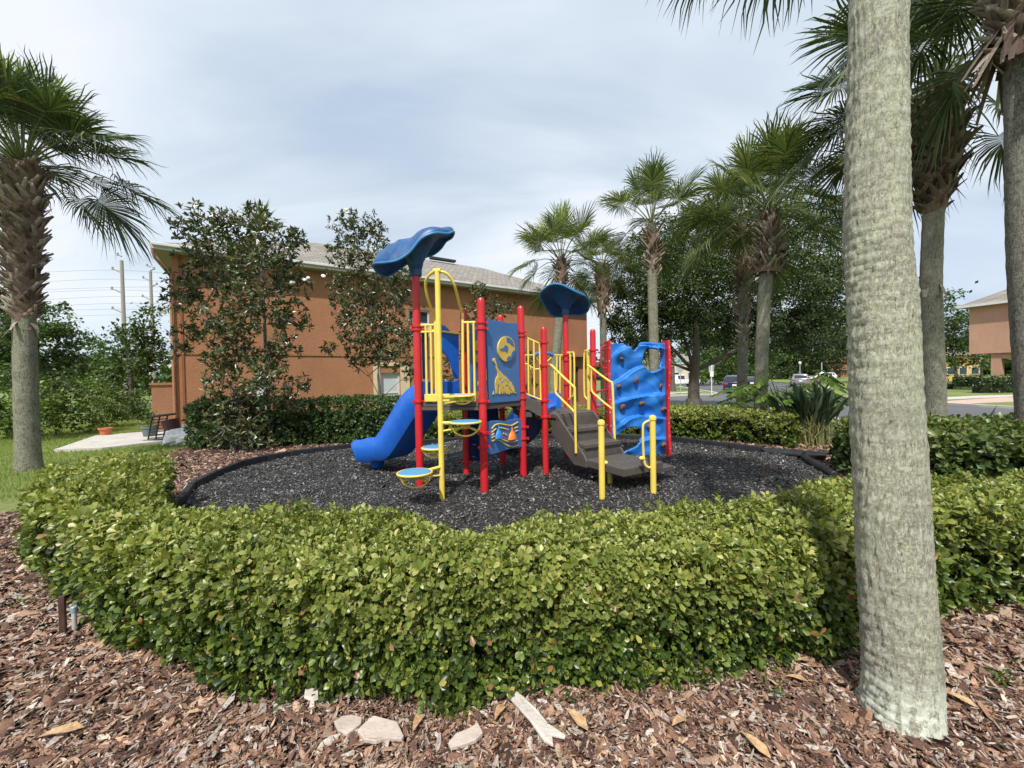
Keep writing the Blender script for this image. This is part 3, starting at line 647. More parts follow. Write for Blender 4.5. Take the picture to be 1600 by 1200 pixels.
mb.build('groove', panelb, gr)
relief('grass_tuft', C5([(1105, 1168), (1118, 1160), (1126, 1120), (1132, 1160), (1140, 1168)]), .01, reliefy, gp)
# bell panel
C7 = lambda pts: [(720+x*.2, 480+y*.2) for x, y in pts]
bo = [(205, 903), (225, 890), (250, 885), (290, 884), (330, 890), (360, 888), (400, 876), (440, 868), (462, 872), (470, 890), (470, 940), (474, 1000), (476, 1060), (474, 1090), (430, 1100), (380, 1105), (330, 1120), (280, 1138), (240, 1150), (215, 1150), (203, 1130), (208, 1040), (212, 980)]
bp = MB().plate([onpl(x, y, pl24, n24) for x, y in C7(bo)], n24, .03).build('bell_panel', panelb, PS, smooth=False, bevel=.004)
for ln in ([(240, 950), (265, 922), (300, 912), (345, 918), (390, 925), (420, 912), (445, 898)], [(240, 978), (262, 958), (275, 950)], [(300, 940), (345, 950), (370, 958)], [(420, 945), (445, 936)], [(240, 1000), (258, 985)], [(330, 985), (360, 1000)], [(240, 1022), (262, 1008), (300, 1022), (350, 1045), (400, 1052), (440, 1042)], [(240, 1050), (270, 1035), (310, 1045), (350, 1075), (400, 1090), (446, 1080)], [(425, 970), (445, 962)]):
    MB().tube([onpl(x, y, pl24+n24*.016, n24) for x, y in C7(ln)], .011, 6, smooth=3).build('wave_stripe', reliefy, bp)
def bell(cx, cy, sx, mat):
    c = onpl(720+cx*.2, 480+cy*.2, pl24+n24*.05, n24); t = Vector((-n24.y, n24.x, 0)); M = Matrix((t, n24, Vector((0, 0, 1)))).transposed(); r_ = sx
    b_ = MB()
    prof = [(r_*1.0, -.06), (r_*.95, -.04), (r_*.8, .0), (r_*.5, .04), (r_*.2, .065), (r_*.16, .12), (r_*.02, .125)]
    k = 16; vs = []
    for rr, z in prof:
        for j in range(k): vs.append(c+M @ Vector((rr*math.cos(2*PI*j/k), rr*.45*math.sin(2*PI*j/k), z)))
    fs = [(i*k+j, i*k+(j+1) % k, (i+1)*k+(j+1) % k, (i+1)*k+j) for i in range(len(prof)-1) for j in range(k)]+[tuple(range(k))[::-1]]
    b_.add(vs, fs).build('bell', mat, bp)
bell(297, 990, .085, plain('bell blue', (.03, .22, .6), .35)); bell(402, 1000, .10, orange)
# panels on the far side (P3-B) and under the decks
n3b = nrmof('P3', 'B'); pl3 = P['P3']
fp_ = MB().plate([onpl(x, y, pl3, n3b) for x, y in ((735, 507), (742, 504), (760, 508), (775, 512), (776, 610), (735, 612))], n3b, .03).build('pattern_panel', panelb, PS, smooth=False, bevel=.004)
for cx, cy, r_ in ((748, 540, 9), (745, 560, 6), (757, 585, 10), (752, 600, 7), (765, 545, 8)):
    q = [onpl(cx+r_*.8*math.cos(a_), cy+r_*math.sin(a_), pl3+n3b*.02, n3b) for a_ in np.linspace(0, 2*PI, 17)[:-1]]
    MB().plate(q, n3b, .012).build('shape_inlay', reliefy, fp_, smooth=False)
q = lambda L_: [onpl(x, y, pl3, n3b) for x, y in L_]
MB().plate(q([(733, 633), (752, 633), (776, 633), (778, 657), (765, 658), (753, 664), (752, 690), (734, 690)]), n3b, .06).build('crawl_panel', dnavy, PS, bevel=.01)
outer = [(733, 690), (753, 690), (754, 700), (752, 716), (748, 720), (734, 719)]
MB().plate(q([(733, 690), (753, 690), (753, 694), (733, 694)]), n3b, .05).plate(q([(733, 694.2), (737, 694.2), (737, 713.8), (733, 713.8)]), n3b, .05).plate(q([(745, 694.2), (753, 694.2), (752, 713.8), (745, 713.8)]), n3b, .05).plate(q([(733, 714), (752, 714), (750, 720), (735, 720)]), n3b, .05).plate(q([(738, 695), (745, 695), (745, 713), (738, 713)]), n3b, .012).build('crawl_panel', dnavy, PS, smooth=False, bevel=.008)
nq = nrmof('B', 'Q'); plq = (P['B']+P['Q'])/2
q = lambda L_: [onpl(x, y, P['Q']+Vector((0, .05, 0)), Vector((.0, -1, 0))) for x, y in L_]
MB().plate(q([(823, 640), (846, 650), (848, 660), (846, 668), (841, 677), (833, 686), (826, 692), (823, 694)]), (0, -1, 0), .12).build('slide_support', dnavy, PS, bevel=.02)
# railings P4-P5
mb = bars('barrier', [((819, 526), (846, 538)), ((821, 615), (846, 625)), ((825, 529), (826, 617)), ((834, 533), (835, 621)), ((843, 537), (845, 624))], P['P4'], n45, .014)
nbq = nrmof('B', 'Q')
bars('barrier', [((815, 567), (824, 569)), ((824, 569), (836, 577)), ((836, 577), (848, 576)), ((820, 556), (820, 617)), ((829, 572), (829, 617))], P['B'], nbq, .012)
nq6 = nrmof('Q', 'P6')
bars('barrier', [((820, 555), (886, 555)), ((875, 555), (875, 618)), ((870, 556), (870, 610))], P['Q'], nq6, .014)
rail([(834, 556), (840, 552.5), (849, 552), (858, 552.5), (864, 556)], P['Q'], nq6, [.035]*13, 'slide_hood', panelb, sm=3, n=10)
rail([(836, 557), (841, 563), (850, 566), (858, 562), (862, 557)], P['Q'], nq6, .012)
n67 = nrmof('P6', 'P7')
for L_ in ([(886, 551), (893, 551), (897, 556), (897, 612), (893, 620), (889, 624)], [(884, 551), (889, 552), (891, 558), (891, 624)], [(925, 548), (918, 548), (913, 554), (913, 612), (916, 622), (921, 627)], [(925, 548), (919, 551), (918, 557), (919, 640)]):
    rail(L_, P['P6'], n67, .017)
bars('climb_grip', [((919, 556), (920, 640))], P['P6'], n67, .028)
# stairs
a5, a7 = P['P5'], P['P7']; wv = (a7-a5).normalized(); ov = nrmof('P5', 'P7'); ov = -ov if ov.y > 0 else ov; m57 = (a5+a7)/2; sang = math.atan2(wv.y, wv.x)
zp = zat(m57+ov*1.3, 722); dz = (H2-zp)/3
SW = .72
for i in range(2):
    z = H2-dz*(i+1); c = m57+ov*(.14+.30*i+.17)
    MB().box((c.x, c.y, z-.03), (SW, .34, .06), sang).box((c.x-ov.x*.165, c.y-ov.y*.165, z+dz/2-.03), (SW, .02, dz-.005), sang).build('stair_tread', brown, PS, smooth=False, bevel=.008)
c = m57+ov*.07; MB().box((c.x, c.y, H2-.035), (SW+.12, .15, .066), sang).build('stair_tread', brown, PS, smooth=False, bevel=.008)
c = m57+ov*(.14+.60); MB().box((c.x, c.y, zp+dz/2-.03), (SW, .02, dz), sang).build('riser', brown, PS, smooth=False)
for sgn in (-1, 1):
    o0 = m57+wv*sgn*(SW/2+.02)
    pts = [o0+ov*s0+Vector((0, 0, z)) for s0, z in ((.0, H2+.005), (.14, H2+.005), (.78, zp+.06), (.84, zp-.02), (.84, zp-.12), (.55, zp-.12), (.0, H2-.32))]
    MB().plate(pts, wv, .035).build('stringer', brown, PS, smooth=False, bevel=.008)
c = m57+ov*(.80+.36); MB().box((c.x, c.y, zp-.055), (.76, .76, .11), sang).build('transfer_platform', brown, PS, smooth=False, bevel=.012)
for x, y, ty in ((953, 757, 728), (998, 746, 722)):
    g = G(x, y, .03); MB().lathe((g.x, g.y, -.05), [(.036, 0), (.036, zp-.06)], 14).build('platform_leg', yellow, PS)
a_ = c-wv*.1-ov*.30; e = c+wv*.62-ov*.02
mb = MB(); t = e-a_
mb.box(((a_+e)/2)+Vector((0, 0, zp-.17)), (t.length, .05, .085), math.atan2(t.y, t.x)).box(((a_+e)/2)+Vector((0, .3, zp-.17)), (t.length, .05, .085), math.atan2(t.y, t.x)); mb.build('bracket', yellow, PS, smooth=False, bevel=.006)
g = G(1021, 733, .2); MB().box((g.x, g.y+.1, .2), (.52, .42, .07), sang).build('low_step', brown, PS, smooth=False, bevel=.01)
posts = []
for x, y, ty in ((941, 781, 655), (1021, 772, 648)):
    g = G(x, y, .03); z = zat(g, ty); h = MB().lathe((g.x, g.y, -.05), [(.038, 0), (.038, z-.02), (.046, z-.018), (.048, z+.005), (.042, z+.03), (.02, z+.045), (.001, z+.048)], 18).build('grab_post', yellow, PS); posts.append((g, h))
g, h = posts[1]
rail([(1018, 657), (1012, 658), (1006, 662), (1004.5, 670), (1005, 700), (1007, 722), (1011, 729), (1018, 731)], Vector((g.x, g.y, 0)), (0, -1, 0), .015, 'grab_loop', par=h)
mb = MB().ell(onpl(1003, 716, (g.x, g.y, 0), (0, -1, 0)), (.04, .03, .03), 10, 6); mb.build('fixing_knob', yellow, h)
g0, h0 = posts[0]; MB().ell(onpl(946, 723, (g0.x, g0.y+.03, 0), (0, -1, 0)), (.035, .03, .028), 10, 6).build('fixing_knob', yellow, h0)
# stair handrails
pl = a5+wv*.0
rail([(853, 570), (860, 570.5), (864, 573), (880, 589), (896, 604), (898, 609), (898.5, 640), (900, 708)], m57-wv*(SW/2+.05), wv, .019, sm=2)
rail([(867, 577), (867, 595), (868, 612), (872, 618), (885, 631), (898, 644)], m57-wv*(SW/2+.05), wv, .016, sm=2)
rail([(918, 571), (922, 573), (940, 587), (954, 597), (957, 602), (959, 650), (961, 700)], m57+wv*(SW/2+.05), wv, .019, sm=2)
rail([(924, 576), (924, 600), (925, 611), (930, 617), (945, 630), (957, 639)], m57+wv*(SW/2+.05), wv, .016, sm=2)
# climbing wall
r0 = G(1042, 709, .03); r0.z = 0; ztop = zat(r0, 534)
lY = (ztop-CAMZ)*F/(proj((r0.x, r0.y, CAMZ))[1]+1-534-1.5)*.975
l0 = AT(951, 534, lY); l0.z = 0; tw = (r0-l0); WW = tw.length; tw.normalize(); nw = Vector((tw.y, -tw.x, 0)); nw = -nw if nw.y > 0 else nw
def fr(a): return a-math.floor(a)
def wdisp(u, v):
    wv_ = v-.16*math.sin(u*2.6+.4)-.30*u+.05*math.sin(v*5+u*3)
    s = fr(wv_/.46); d_ = .13*(s**1.5)
    if s > .93: d_ *= (1-s)/.07
    d_ += .03*math.sin(u*7+v*4)*math.cos(v*6-u*3)+.02*math.sin(u*15-v*11)*math.sin(u*5+v*9)
    s2 = fr((v*.8+.5*u+.1*math.sin(u*6))/.36); d_ += .03*abs(s2-.5)*2
    e = min(u, WW-u)/.14; return (d_)*min(1, max(0, e))
def inq(u, v, poly):
    c_ = False
    for i in range(len(poly)):
        x1, y1 = poly[i]; x2, y2 = poly[i-1]
        if (y1 > v) != (y2 > v) and u < (x2-x1)*(v-y1)/(y2-y1)+x1: c_ = not c_
    return c_
cv_ = lambda L_: [((x-130)/510*WW, (1-(y-85)/1040)*ztop) for x, y in L_]
hole2 = cv_([(100, 920), (190, 915), (250, 855), (300, 850), (350, 848), (420, 900), (435, 930), (385, 975), (360, 1025), (290, 1050), (200, 1072), (100, 1085)])
hc = ((505-130)/510*WW, (1-(245-85)/1040)*ztop)
def cut(u, v):
    tp = ztop-.02-.16*math.exp(-((u/WW-.41)/.085)**2)
    if v > tp: return True
    if ((u-hc[0])/(.178*WW))**2+((v-hc[1])/(.112*ztop))**2 < 1: return True
    if v < .02+.06*(1 if u < .25*WW else 0): return True
    return inq(u, v, hole2)
NU, NV = 104, 176; vs = []; idx = {}
for j in range(NV+1):
    for i in range(NU+1):
        u = WW*i/NU; v = ztop*j/NV; p = l0+tw*u+nw*wdisp(u, v)+Vector((0, 0, v)); vs.append(p)
fs = []
for j in range(NV):
    for i in range(NU):
        if not cut(WW*(i+.5)/NU, ztop*(j+.5)/NV): k = j*(NU+1)+i; fs.append((k, k+1, k+NU+2, k+NU+1))
wl = MB().add(vs, fs).build('climbing_wall', blue2, PS, sharp=60)
so_ = wl.modifiers.new('s', 'SOLIDIFY'); so_.thickness = .05; so_.offset = -1
for side, (c_, w2) in enumerate(((l0-tw*.03, .05), (r0+tw*.0, .05))):
    pts = []
    for z in np.linspace(0, ztop+.02, 16): pts.append(c_+nw*(.12+.03*math.sin(z*3.2+side*2))+Vector((0, 0, z)))
    bk = [c_-nw*(.12)+Vector((0, 0, z)) for z in np.linspace(ztop+.02, 0, 4)]
    MB().plate(pts+bk, tw, .05).build('wall_board', red, PS, smooth=False, bevel=.006)
    bo_ = MB(); wb = [o_ for o_ in PS.children if o_.name.startswith('wall_board')][-1]
    for z in np.linspace(.15, ztop-.12, 9):
        for dn_ in (.04, -.04): bo_.lathe(c_+nw*dn_+tw*(.026 if side else -.026)+Vector((0, 0, z)), [(.012, 0), (.012, .004), (.004, .008)], 8, axis=tuple(tw*(1 if side else -1)))
        bo_.lathe(c_+nw*(.118+.03*math.sin(z*3.2+side*2))+Vector((0, 0, z)), [(.009, 0), (.009, .006), (.003, .01)], 8, axis=tuple(nw))
    bo_.build('bolts', plain('bolt steel', (.5, .5, .5), .35, metal=.7), wb)
for (x, y, rx, ry, rot) in ((232, 240, .055, .035, .7), (350, 430, .04, .07, .35), (200, 485, .05, .05, 0), (585, 490, .035, .065, .2), (232, 665, .05, .075, .5), (400, 640, .065, .045, -.3), (605, 700, .075, .045, -.2), (465, 850, .045, .05, 0), (590, 1020, .06, .055, -.6)):
    u = (x-130)/510*WW; v = (1-(y-85)/1040)*ztop; c_ = l0+tw*u+nw*(wdisp(u, v)+.005)+Vector((0, 0, v))
    q = Matrix((tw, nw, Vector((0, 0, 1)))).transposed() @ Matrix.Rotation(rot, 3, 'Y')
    hd = MB().ell(c_, (rx, .055, ry), 12, 8, q); k = 12
    for a_ in range(k): pass
    ho = hd.build('climbing_hold', holdm, wl)
    MB().ell(c_+nw*.035, (rx*.5, .032, ry*.5), 10, 6, q).build('grip_pocket', plain('pocket', (.06, .03, .02), .8), ho)
for y in (612, 637, 588):
    za = zat(a7, y); MB().tube([(a7.x, a7.y, za), (l0.x-.02, l0.y, za)], .015, 8).build('rung', red, PS)
e0 = l0-tw*.06+nw*.02; z1, z2 = ztop-.06, ztop-.5
MB().tube([e0+Vector((0, 0, z1)), e0-tw*.08+Vector((0, 0, z1-.03)), e0-tw*.1+Vector((0, 0, z1-.12)), e0-tw*.1+Vector((0, 0, z2+.1)), e0-tw*.08+Vector((0, 0, z2+.02)), e0+Vector((0, 0, z2))], .014, 8, smooth=3).build('grab_loop', red, PS)
# ------------------------------------------------------------------ border timbers
def timber(a_, b__, h=.16, wd=.085, label=None, z=0.0, tl=0):
    t = b__-a_; ln = t.length; m_ = (a_+b__)/2
    mb = MB().box((m_.x, m_.y, z+h/2-.02), (ln, wd, h), math.atan2(t.y, t.x))
    o = mb.build('border_timber', blackp, smooth=False, bevel=.012)
    st_ = MB()
    for k in (.12, .88):
        p = a_+t*k; st_.lathe((p.x, p.y, z+h-.025), [(.028, 0), (.028, .012), (.01, .018)], 10)
    st_.build('stake_cap', blackp, o)
    return tag(o, label, 'landscape edging', 'black plastic edging timbers around the rubber mulch')
left = [(-4.62, 4.5), (-4.46, 5.35), (-5.1, 7.2), (-5.15, 7.9), (-4.75, 8.65), (-3.7, 9.45), (-2.55, 9.75), (-1.35, 9.9), (-.1, 9.95), (1.15, 9.95), (2.4, 9.8), (3.6, 9.5), (4.25, 8.75)]
g = [G(285, 772, .15), G(300, 752, .15), G(330, 737, .15), G(378, 718, .15), G(415, 710, .15), G(452, 704, .15), G(505, 697, .15), G(560, 691, .15), G(615, 689, .15)]
pts = [Vector((g[0].x+.25, g[0].y-.85))]+[Vector((p.x, p.y)) for p in g]+[Vector((-1.2, 9.75)), Vector((0, 9.9)), Vector((1.2, 9.95)), Vector((2.4, 9.85))]+[Vector((p.x, p.y)) for p in (G(1047, 684, .1), G(1090, 689, .1), G(1140, 695, .1), G(1190, 701, .1))]
wh = ['behind the left end of the foreground hedge', 'at the left corner of the rubber mulch', 'second from the left corner', 'third from the left corner', 'where the edge bends left of the slide', 'bordering the brown mulch left of the slide', 'next to the dark magnolia side', 'just left of the slide exit', 'behind the slide exit', 'behind the slide, further right', 'behind the tall roofed post', 'behind the triangular deck', 'behind the bell panel', 'behind the stairs', 'behind the climbing wall', 'right beside the climbing wall', 'in front of the low hedge', 'in front of the low hedge, nearest the ramp']
for i in range(len(pts)-1):
    a_, b__ = pts[i], pts[i+1]; v_ = (b__-a_).normalized()*.01
    timber(a_+v_, b__-v_, label='black plastic edging timber '+wh[min(i, len(wh)-1)])
a_, b__, c_, d_ = G(1186, 700, .1), G(1292, 708, .12), G(1290, 716, .03), G(1200, 708, .03)
rp = MB().plate([a_, b__, G(1291, 713, .09), G(1196, 707, .05)], (0, 0, 1), .05).plate([G(1246, 712, .12), G(1290, 712, .12), G(1290, 718, .03), G(1246, 716, .03)], (0, -1, .3), .03).build('access_ramp', blackp, smooth=False, bevel=.008)
tag(rp, 'flat black plastic entry ramp at the right end of the edging', 'ramp')
a_, b__ = G(1256, 714, .1), G(1304, 742, .08); t = b__-a_
lo = MB().tube([a_, b__], .055, 8).build('loose_timber', blackp, bevel=.01); tag(lo, 'loose black plastic beam lying askew at the right edge of the rubber mulch', 'landscape edging')
MB().tube([a_+Vector((0, 0, .03)), a_+Vector((0, 0, .09))], .025, 8).build('stake_cap', blackp, lo)
# ------------------------------------------------------------------ orange building
def stucco(name, c, rough=.9):
    m, nt, b = newmat(name); v = objc(nt)
    n = noise(nt, 38, 6, .65, v); n2 = noise(nt, .45, 5, .6, v); n3 = noise(nt, 3, 5, .7, objc(nt, (1, 1, .25)))
    cc = ramp(nt, n2, [(.3, tuple(x*.86 for x in c)), (.7, tuple(min(1, x*1.1) for x in c))])
    cc = mixc(nt, ramp(nt, n3, [(.48, (0, 0, 0)), (.75, (.5,)*3)]), cc, tuple(x*.72 for x in c))
    nt.links.new(cc, b.inputs['Base Color']); b.inputs['Roughness'].default_value = rough
    bump(nt, b, n, .9, .035); return m
def shingles(name, c):
    m, nt, b = newmat(name); t = nd(nt, 'ShaderNodeTexCoord')
    mp = nd(nt, 'ShaderNodeMapping', {'Vector': t.outputs['Object'], 'Rotation': (0, 0, -.58)}).outputs[0]
    s = nd(nt, 'ShaderNodeSeparateXYZ', {0: mp}); vec = nd(nt, 'ShaderNodeCombineXYZ', {0: s.outputs[0], 1: mth(nt, 'MULTIPLY', s.outputs[2], 2.6), 2: 0.0}).outputs[0]
    br = nd(nt, 'ShaderNodeTexBrick', {'Vector': vec, 'Color1': (*[x*.8 for x in c], 1), 'Color2': (*[x*1.25 for x in c], 1), 'Mortar': (*[x*.45 for x in c], 1), 'Scale': 1.0, 'Mortar Size': .02, 'Brick Width': .3, 'Row Height': .3, 'Bias': 0.0})
    n = noise(nt, 2.2, 6, .7, mp); cc = mixc(nt, ramp(nt, n, [(.35, (0, 0, 0)), (.7, (.5,)*3)]), br.outputs[0], tuple(x*.7 for x in c))
    nt.links.new(cc, b.inputs['Base Color']); b.inputs['Roughness'].default_value = .95; bump(nt, b, noise(nt, 50, 4, .7, mp), .7, .02); return m
orst = stucco('orange stucco', (.385, .175, .088)); orst2 = stucco('orange trim stucco', (.36, .17, .09))
roofm = shingles('grey shingles', (.26, .24, .21)); wfas = plain('white fascia', (.60, .60, .59), .5, .06, 2, dirt=(.5, .48, .45)); sofm = plain('soffit', (.33, .31, .28), .8)
glassd = plain('window glass', (.03, .04, .05), .08, .3, 1, spec=.8); cream = plain('cream trim', (.62, .5, .32), .8, .1, 3)
BL = empty('apartment_building', 'two-storey orange stucco building with grey hip roof behind the playground', 'building')
C0 = Vector((-11.36, 13.46, 0)); U = Vector((.836, .547, 0)).normalized(); NO = Vector((U.y, -U.x, 0)); LEN = 19.0; DEP = 10.2; EH = 5.93
def bp_(u, n, z): return C0+U*u+NO*n+Vector((0, 0, z))
def bbox(mb, u0, u1, n0, n1, z0, z1):
    vs = [bp_(u, n, z) for z in (z0, z1) for u, n in ((u0, n0), (u1, n0), (u1, n1), (u0, n1))]
    return mb.add(vs, [(0, 1, 2, 3), (7, 6, 5, 4), (4, 5, 1, 0), (5, 6, 2, 1), (6, 7, 3, 2), (7, 4, 0, 3)])
wins = [(2.15, 2.6, .5, 1.65), (6.8, 7.65, .1, 1.85), (8.1, 9.1, 3.5, 4.7), (17.7, 18.3, .0, 2.1)]
# wall built as facade with real openings
mb = MB(); us = sorted({0, LEN, *[w_[0] for w_ in wins], *[w_[1] for w_ in wins]}); zs = sorted({-.4, EH+.05, *[w_[2] for w_ in wins], *[w_[3] for w_ in wins]})
for i in range(len(us)-1):
    for j in range(len(zs)-1):
        uc, zc = (us[i]+us[i+1])/2, (zs[j]+zs[j+1])/2
        if any(a_ < uc < b_ and c_ < zc < d_ for a_, b_, c_, d_ in wins): continue
        mb.add([bp_(us[i], 0, zs[j]), bp_(us[i+1], 0, zs[j]), bp_(us[i+1], 0, zs[j+1]), bp_(us[i], 0, zs[j+1])], [(0, 1, 2, 3)])
for a_, b_, c_, d_ in wins:
    q = [(a_, c_), (b_, c_), (b_, d_), (a_, d_)]
    for k in range(4):
        (u1, z1), (u2, z2) = q[k], q[(k+1) % 4]; mb.add([bp_(u1, 0, z1), bp_(u2, 0, z2), bp_(u2, -.16, z2), bp_(u1, -.16, z1)], [(0, 1, 2, 3)])
mb.add([bp_(0, 0, -.4), bp_(0, -DEP, -.4), bp_(0, -DEP, EH), bp_(0, 0, EH)], [(0, 1, 2, 3)]); mb.add([bp_(LEN, 0, -.4), bp_(LEN, -DEP, -.4), bp_(LEN, -DEP, EH), bp_(LEN, 0, EH)], [(0, 1, 2, 3)]); mb.add([bp_(0, -DEP, -.4), bp_(LEN, -DEP, -.4), bp_(LEN, -DEP, EH), bp_(0, -DEP, EH)], [(0, 1, 2, 3)])
wall = mb.build('wall', orst, BL, smooth=False)
mb = MB(); bbox(mb, -.02, LEN+.02, 0.0, .035, 2.55, 2.64); mb.build('band', orst2, wall, smooth=False)
mb = MB(); bbox(mb, .18, .24, 0.0, .03, -.3, EH-.05); mb.build('trim', plain('dark orange trim', (.24, .08, .035), .9), wall, smooth=False)
mb = MB(); bbox(mb, 17.0, 17.5, .0, .3, -.3, 2.5); bbox(mb, 17.0, 18.7, .0, .35, 2.66, 2.78); mb.build('entry_pillar', orst2, wall, smooth=False)
for i, (a_, b_, c_, d_) in enumerate(wins):
    fr_ = MB(); tk = .07; fm = wfas if i != 3 else plain('door frame', (.12, .06, .04), .7)
    bbox(fr_, a_, b_, -.15, -.08, c_, c_+tk); bbox(fr_, a_, b_, -.15, -.08, d_-tk, d_); bbox(fr_, a_, a_+tk, -.15, -.081, c_+tk, d_-tk); bbox(fr_, b_-tk, b_, -.15, -.081, c_+tk, d_-tk)
    bbox(fr_, a_+tk, b_-tk, -.149, -.09, (c_+d_)/2-.025, (c_+d_)/2+.025)
    w_ = fr_.build('window' if i != 3 else 'doorway', fm, wall, smooth=False)
    pn = MB(); bbox(pn, a_+.02, b_-.02, -.14, -.125, c_+.02, d_-.02); pn.build('pane', plain('blind', (.5, .53, .56), .3, .1, 2) if i in (0, 1) else glassd, w_, smooth=False)
    if i == 1:
        s_ = MB(); bbox(s_, b_+.02, b_+.42, 0, .05, c_-.1, d_+.3); bbox(s_, a_-.3, a_-.02, 0, .05, c_-.1, d_+.3); bbox(s_, a_-.3, b_+.42, .001, .053, d_+.3, d_+.45); s_.build('surround', cream, w_, smooth=False)
OV = .42; rise = 2.6; R0 = DEP/2+OV
E = [bp_(-OV, OV, EH), bp_(LEN+OV, OV, EH), bp_(LEN+OV, -DEP-OV, EH), bp_(-OV, -DEP-OV, EH)]; RA, RB = bp_(-OV+R0, -DEP/2, EH+rise), bp_(LEN+OV-R0*.85, -DEP/2, EH+rise)
up = Vector((0, 0, .17)); E2 = [e+up for e in E]
rf = MB().add(E2+[RA+up*.5, RB+up*.5], [(0, 1, 5, 4), (1, 2, 5), (2, 3, 4, 5), (3, 0, 4)]).build('roof', roofm, BL, smooth=False)
MB().add(E, [(0, 1, 2, 3)]).build('soffit', sofm, rf, smooth=False)
mb = MB()
for k in range(4):
    a_, b_ = E[k], E[(k+1) % 4]; t = (b_-a_).normalized(); n_ = Vector((t.y, -t.x, 0)); c_ = (a_+b_)/2
    mb.box(c_+n_*.02+Vector((0, 0, .075)), ((b_-a_).length+.08, .05, .19), math.atan2(t.y, t.x))
mb.build('fascia', wfas, rf, smooth=False)
a_, b_ = E[0], E[1]; t = (b_-a_); c_ = (a_+b_)/2+NO*.1+Vector((0, 0, .12)); MB().box(c_, (t.length, .12, .1), math.atan2(t.y, t.x)).build('gutter', wfas, rf, smooth=False, bevel=.02)
k = bp_(11.9, -DEP/2+.35, EH+rise+.12); MB().box(k, (1.6, .3, .12), math.atan2(U.y, U.x)).build('roof_vent', plain('vent', (.03, .03, .03), .7), rf, smooth=False)
q0 = bp_(5.6, -DEP/2-1.5, EH+rise-.35); MB().add([q0, q0+U*4.2, q0+U*3.4-NO*2+Vector((0, 0, .95)), q0+U*1.8-NO*2+Vector((0, 0, .95))], [(0, 1, 2, 3)]).build('rear_roof_slope', roofm, rf, smooth=False)
MB().tube([bp_(-.4, .5, EH-.02), bp_(-.36, .45, EH-.3), bp_(-.05, .12, EH-.75), bp_(-.04, .07, EH-1.1), bp_(-.04, .07, 0)], .045, 8, smooth=2).build('downspout', plain('downspout', (.35, .16, .08), .6), wall)
mb = MB(); bbox(mb, -.62, -.0, -.2, .0, -.3, 1.52); bbox(mb, -.66, .0, -.25, .045, 1.52, 1.6); mb.build('privacy_wall', orst2, wall, smooth=False)
# ------------------------------------------------------------------ pink building and yellow building
def simple_house(name, label, C, u, L, depth, H, wallm, rise=2.2, z0=-.4, ov=.5, dirs=1):
    root = empty(name, label, 'building'); u = Vector((*u, 0)).normalized(); n = Vector((u.y, -u.x, 0))*dirs; C = Vector((*C, 0))
    q = lambda a_, b_, z: C+u*a_+n*b_+Vector((0, 0, z))
    return root, q
pinkst = stucco('pink stucco', (.50, .285, .20)); yelst = stucco('yellow stucco', (.62, .42, .14))
PB = empty('apartment_building', 'two-storey pink stucco building with white balcony railing across the road', 'building')
A0 = AT(1514, 600, 33); A0.z = 0; u = Vector((.9, -2.9, 0)).normalized(); n = Vector((-u.y, u.x, 0)); n = -n if n.x > 0 else n  # n faces left towards the camera
q = lambda a_, b_, z: A0+u*a_+n*b_+Vector((0, 0, z))
def qb(mb, a0, a1, b0, b1, z0, z1):
    vs = [q(a_, b_, z) for z in (z0, z1) for a_, b_ in ((a0, b0), (a1, b0), (a1, b1), (a0, b1))]
    return mb.add(vs, [(0, 1, 2, 3), (7, 6, 5, 4), (4, 5, 1, 0), (5, 6, 2, 1), (6, 7, 3, 2), (7, 4, 0, 3)])
mb = MB(); qb(mb, 0, 14, -10, 0, 2.75, 6.6); up_ = mb.build('upper_wall', pinkst, PB, smooth=False)
mb = MB(); qb(mb, -.0, 14, 0, .04, 2.75, 2.83); mb.build('band', pinkst, up_, smooth=False)
mb = MB(); qb(mb, 1.2, 1.75, -.6, -.12, -.4, 2.75); qb(mb, 1.75, 5, -.55, -.15, 2.3, 2.75); qb(mb, 5, 14, -10, -.12, -.4, 2.75); qb(mb, 1.2, 5, -10, -3, -.4, 2.75); mb.build('lower_wall', pinkst, PB, smooth=False)
rl = MB(); qb(rl, 1.75, 5, -.4, -.34, .55, .62); qb(rl, 1.75, 5, -.4, -.34, .0, .06)
for k in range(20): qb(rl, 1.8+k*.16, 1.86+k*.16, -.39, -.35, .06, .55)
rl.build('railing', white, PB, smooth=False)
E = [q(-.5, .5, 6.6), q(14.5, .5, 6.6), q(14.5, -10.5, 6.6), q(-.5, -10.5, 6.6)]; E2 = [e+Vector((0, 0, .15)) for e in E]
rf = MB().add(E2+[q(5, -5, 9.8), q(9.5, -5, 9.8)], [(0, 1, 5, 4), (1, 2, 5), (2, 3, 4, 5), (3, 0, 4)]).build('roof', roofm, PB, smooth=False)
MB().add(E, [(0, 1, 2, 3)]).build('soffit', sofm, rf, smooth=False)
mb = MB()
for k in range(4):
    a_, b_ = E[k], E[(k+1) % 4]; t = b_-a_; mb.box((a_+b_)/2+Vector((0, 0, .07)), (t.length+.05, .06, .2), math.atan2(t.y, t.x))
mb.build('fascia', wfas, rf, smooth=False)
